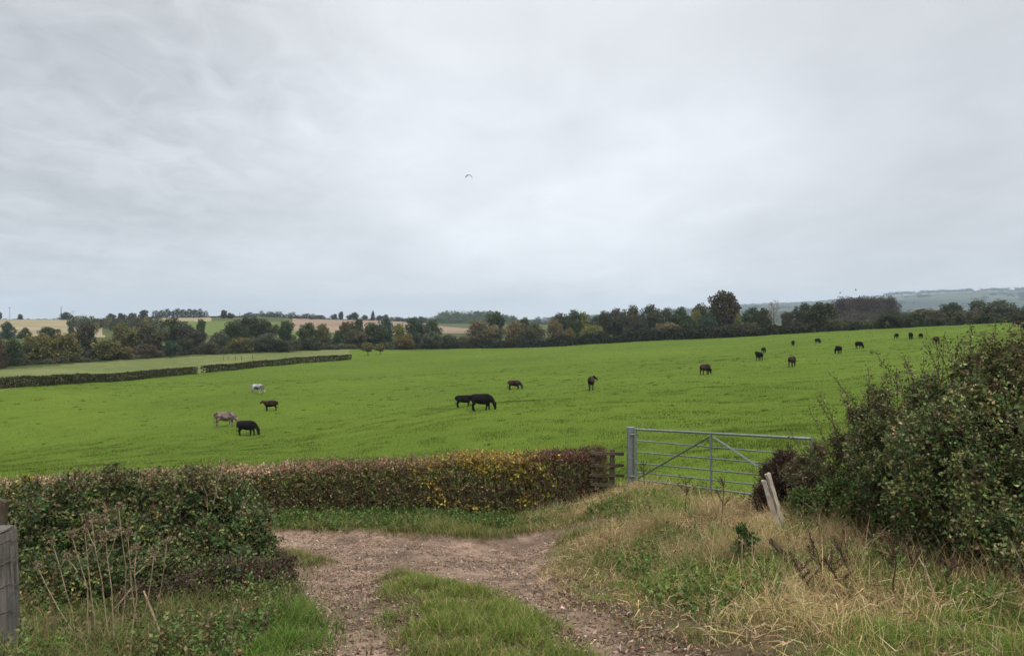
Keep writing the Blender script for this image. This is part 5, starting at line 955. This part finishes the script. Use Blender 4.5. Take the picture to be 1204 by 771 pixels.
# ------------------------------------------------------------------ sky, air, light, camera
w = bpy.data.worlds.new('World'); scene.world = w; w.use_nodes = True; nt = w.node_tree; nt.nodes.clear()
out = nt.nodes.new('ShaderNodeOutputWorld'); bg = N(nt, 'ShaderNodeBackground', Strength=0.1)
SUN_EL, SUN_AZ = math.radians(52), math.radians(150)               # azimuth clockwise from the view direction (+Y)
sky = N(nt, 'ShaderNodeTexSky', sky_type='NISHITA', sun_disc=False, sun_elevation=SUN_EL, sun_rotation=SUN_AZ)
tc = N(nt, 'ShaderNodeTexCoord').outputs['Generated']; sp = N(nt, 'ShaderNodeSeparateXYZ'); nt.links.new(tc, sp.inputs[0])
zc = N(nt, 'ShaderNodeMath', operation='MAXIMUM'); zc.inputs[1].default_value = 0; nt.links.new(sp.outputs[2], zc.inputs[0])
za = N(nt, 'ShaderNodeMath', operation='ADD'); za.inputs[1].default_value = .16; nt.links.new(zc.outputs[0], za.inputs[0])
dv = N(nt, 'ShaderNodeVectorMath', operation='DIVIDE'); nt.links.new(tc, dv.inputs[0]); cb = N(nt, 'ShaderNodeCombineXYZ')
for i in range(3): nt.links.new(za.outputs[0], cb.inputs[i])
nt.links.new(cb.outputs[0], dv.inputs[1])
mp = N(nt, 'ShaderNodeMapping'); mp.inputs['Scale'].default_value = (1.0, .75, .2); mp.inputs['Rotation'].default_value = (0, 0, .5); mp.inputs['Location'].default_value = (3.1, 1.7, 0); nt.links.new(dv.outputs[0], mp.inputs[0])
n1 = N(nt, 'ShaderNodeTexNoise', Scale=.75, Detail=3, Roughness=.5, Distortion=.3); n2 = N(nt, 'ShaderNodeTexNoise', Scale=2.6, Detail=7, Roughness=.58, Distortion=.6)
for n in (n1, n2): nt.links.new(mp.outputs[0], n.inputs['Vector'])
# the overcast sheet: brighter overhead, slightly blue-grey low down
base = ramp(nt, zc.outputs[0], [(0, (5.1, 5.26, 5.52)), (.08, (4.72, 4.87, 5.13)), (.22, (4.62, 4.76, 4.98)), (.40, (4.75, 4.87, 5.06)), (1, (14.5, 14.5, 14.4))])
dark = N(nt, 'ShaderNodeMapRange'); dark.inputs[1].default_value = .36; dark.inputs[2].default_value = .62; dark.inputs[3].default_value = .90; dark.inputs[4].default_value = 1.08; nt.links.new(n1.outputs['Fac'], dark.inputs[0])
fine = N(nt, 'ShaderNodeMapRange'); fine.inputs[1].default_value = .3; fine.inputs[2].default_value = .7; fine.inputs[3].default_value = .945; fine.inputs[4].default_value = 1.05; nt.links.new(n2.outputs['Fac'], fine.inputs[0])
dt = N(nt, 'ShaderNodeVectorMath', operation='DOT_PRODUCT'); nt.links.new(tc, dt.inputs[0]); dt.inputs[1].default_value = (.06, .955, .29)
glow = N(nt, 'ShaderNodeMapRange', interpolation_type='SMOOTHSTEP'); glow.inputs[1].default_value = .88; glow.inputs[2].default_value = 1; glow.inputs[3].default_value = .95; glow.inputs[4].default_value = 1.16; nt.links.new(dt.outputs['Value'], glow.inputs[0])
gm = N(nt, 'ShaderNodeMath', operation='MULTIPLY'); nt.links.new(glow.outputs[0], gm.inputs[0]); nt.links.new(dark.outputs[0], gm.inputs[1])
mm = N(nt, 'ShaderNodeMath', operation='MULTIPLY'); d2 = N(nt, 'ShaderNodeVectorMath', operation='DOT_PRODUCT'); nt.links.new(tc, d2.inputs[0]); d2.inputs[1].default_value = (-.48, .80, .36)
heavy = N(nt, 'ShaderNodeMapRange', interpolation_type='SMOOTHSTEP'); heavy.inputs[1].default_value = .90; heavy.inputs[2].default_value = 1; heavy.inputs[3].default_value = 1; heavy.inputs[4].default_value = .0; nt.links.new(d2.outputs['Value'], heavy.inputs[0])
n3 = N(nt, 'ShaderNodeTexNoise', Scale=5.5, Detail=6, Roughness=.55, Distortion=.8); nt.links.new(mp.outputs[0], n3.inputs['Vector'])
rag = N(nt, 'ShaderNodeMapRange'); rag.inputs[1].default_value = .35; rag.inputs[2].default_value = .65; rag.inputs[3].default_value = .80; rag.inputs[4].default_value = 1.0; nt.links.new(n3.outputs['Fac'], rag.inputs[0])
pick = N(nt, 'ShaderNodeMix'); nt.links.new(heavy.outputs[0], pick.inputs[0]); nt.links.new(rag.outputs[0], pick.inputs[2]); pick.inputs[3].default_value = 1.0
g2 = N(nt, 'ShaderNodeMath', operation='MULTIPLY'); nt.links.new(gm.outputs[0], g2.inputs[0]); nt.links.new(pick.outputs[0], g2.inputs[1]); nt.links.new(g2.outputs[0], mm.inputs[0]); nt.links.new(fine.outputs[0], mm.inputs[1])
sc = N(nt, 'ShaderNodeVectorMath', operation='SCALE'); nt.links.new(base, sc.inputs[0]); nt.links.new(mm.outputs[0], sc.inputs['Scale'])
cl = mixc(nt, .93, sky.outputs[0], sc.outputs[0]); nt.links.new(cl, bg.inputs[0]); nt.links.new(bg.outputs[0], out.inputs[0])
w.cycles_visibility.camera = True
sd = bpy.data.lights.new('sun', 'SUN'); sd.energy = 1.5; sd.angle = math.radians(11); sd.color = (1, .95, .87); so = link(bpy.data.objects.new('sun', sd))
dirv = Vector((math.sin(SUN_AZ) * math.cos(SUN_EL), math.cos(SUN_AZ) * math.cos(SUN_EL), math.sin(SUN_EL))); so.rotation_euler = dirv.to_track_quat('Z', 'Y').to_euler(); so.location = dirv * 50
hz = bpy.data.meshes.new('haze'); bm = bmesh.new(); bmesh.ops.create_cube(bm, size=1); bm.to_mesh(hz); bm.free()
zb, zt = float(GZ.min()) - 1.5, float(GZ.max()) + 60
ho = obj('haze', hz); ho.scale = (19400, 19400, zt - zb); ho.location = (0, 0, (zt + zb) / 2); tag(ho, kind='stuff')
hm = bpy.data.materials.new('thin_haze'); hm.use_nodes = True; nt = hm.node_tree; nt.nodes.clear(); o_ = nt.nodes.new('ShaderNodeOutputMaterial'); pv = nt.nodes.new('ShaderNodeVolumePrincipled')
pv.inputs['Color'].default_value = (.66, .79, .96, 1); pv.inputs['Density'].default_value = HAZE; pv.inputs['Anisotropy'].default_value = .2; nt.links.new(pv.outputs[0], o_.inputs['Volume']); hz.materials.append(hm)
cd = bpy.data.cameras.new('camera'); cam = link(bpy.data.objects.new('camera', cd)); cd.sensor_fit = 'HORIZONTAL'; cd.sensor_width = 36; cd.lens = 36 * F_PX / 1204; cd.clip_start = .05; cd.clip_end = 30000
cam.rotation_euler = (math.pi / 2 - PITCH, 0, 0); scene.camera = cam
scene.view_settings.view_transform = 'Standard'; scene.view_settings.look = 'None'; scene.view_settings.exposure = EXPOSURE; scene.view_settings.gamma = 1; scene.view_settings.use_curve_mapping = False
cy_ = scene.cycles; cy_.max_bounces = 6; cy_.diffuse_bounces = 3; cy_.glossy_bounces = 2; cy_.transmission_bounces = 3; cy_.transparent_max_bounces = 8; cy_.volume_bounces = 1
cy_.use_adaptive_sampling = False; cy_.use_denoising = DENOISE
if DENOISE: cy_.denoiser = 'OPENIMAGEDENOISE'; cy_.denoising_input_passes = 'RGB_ALBEDO_NORMAL'
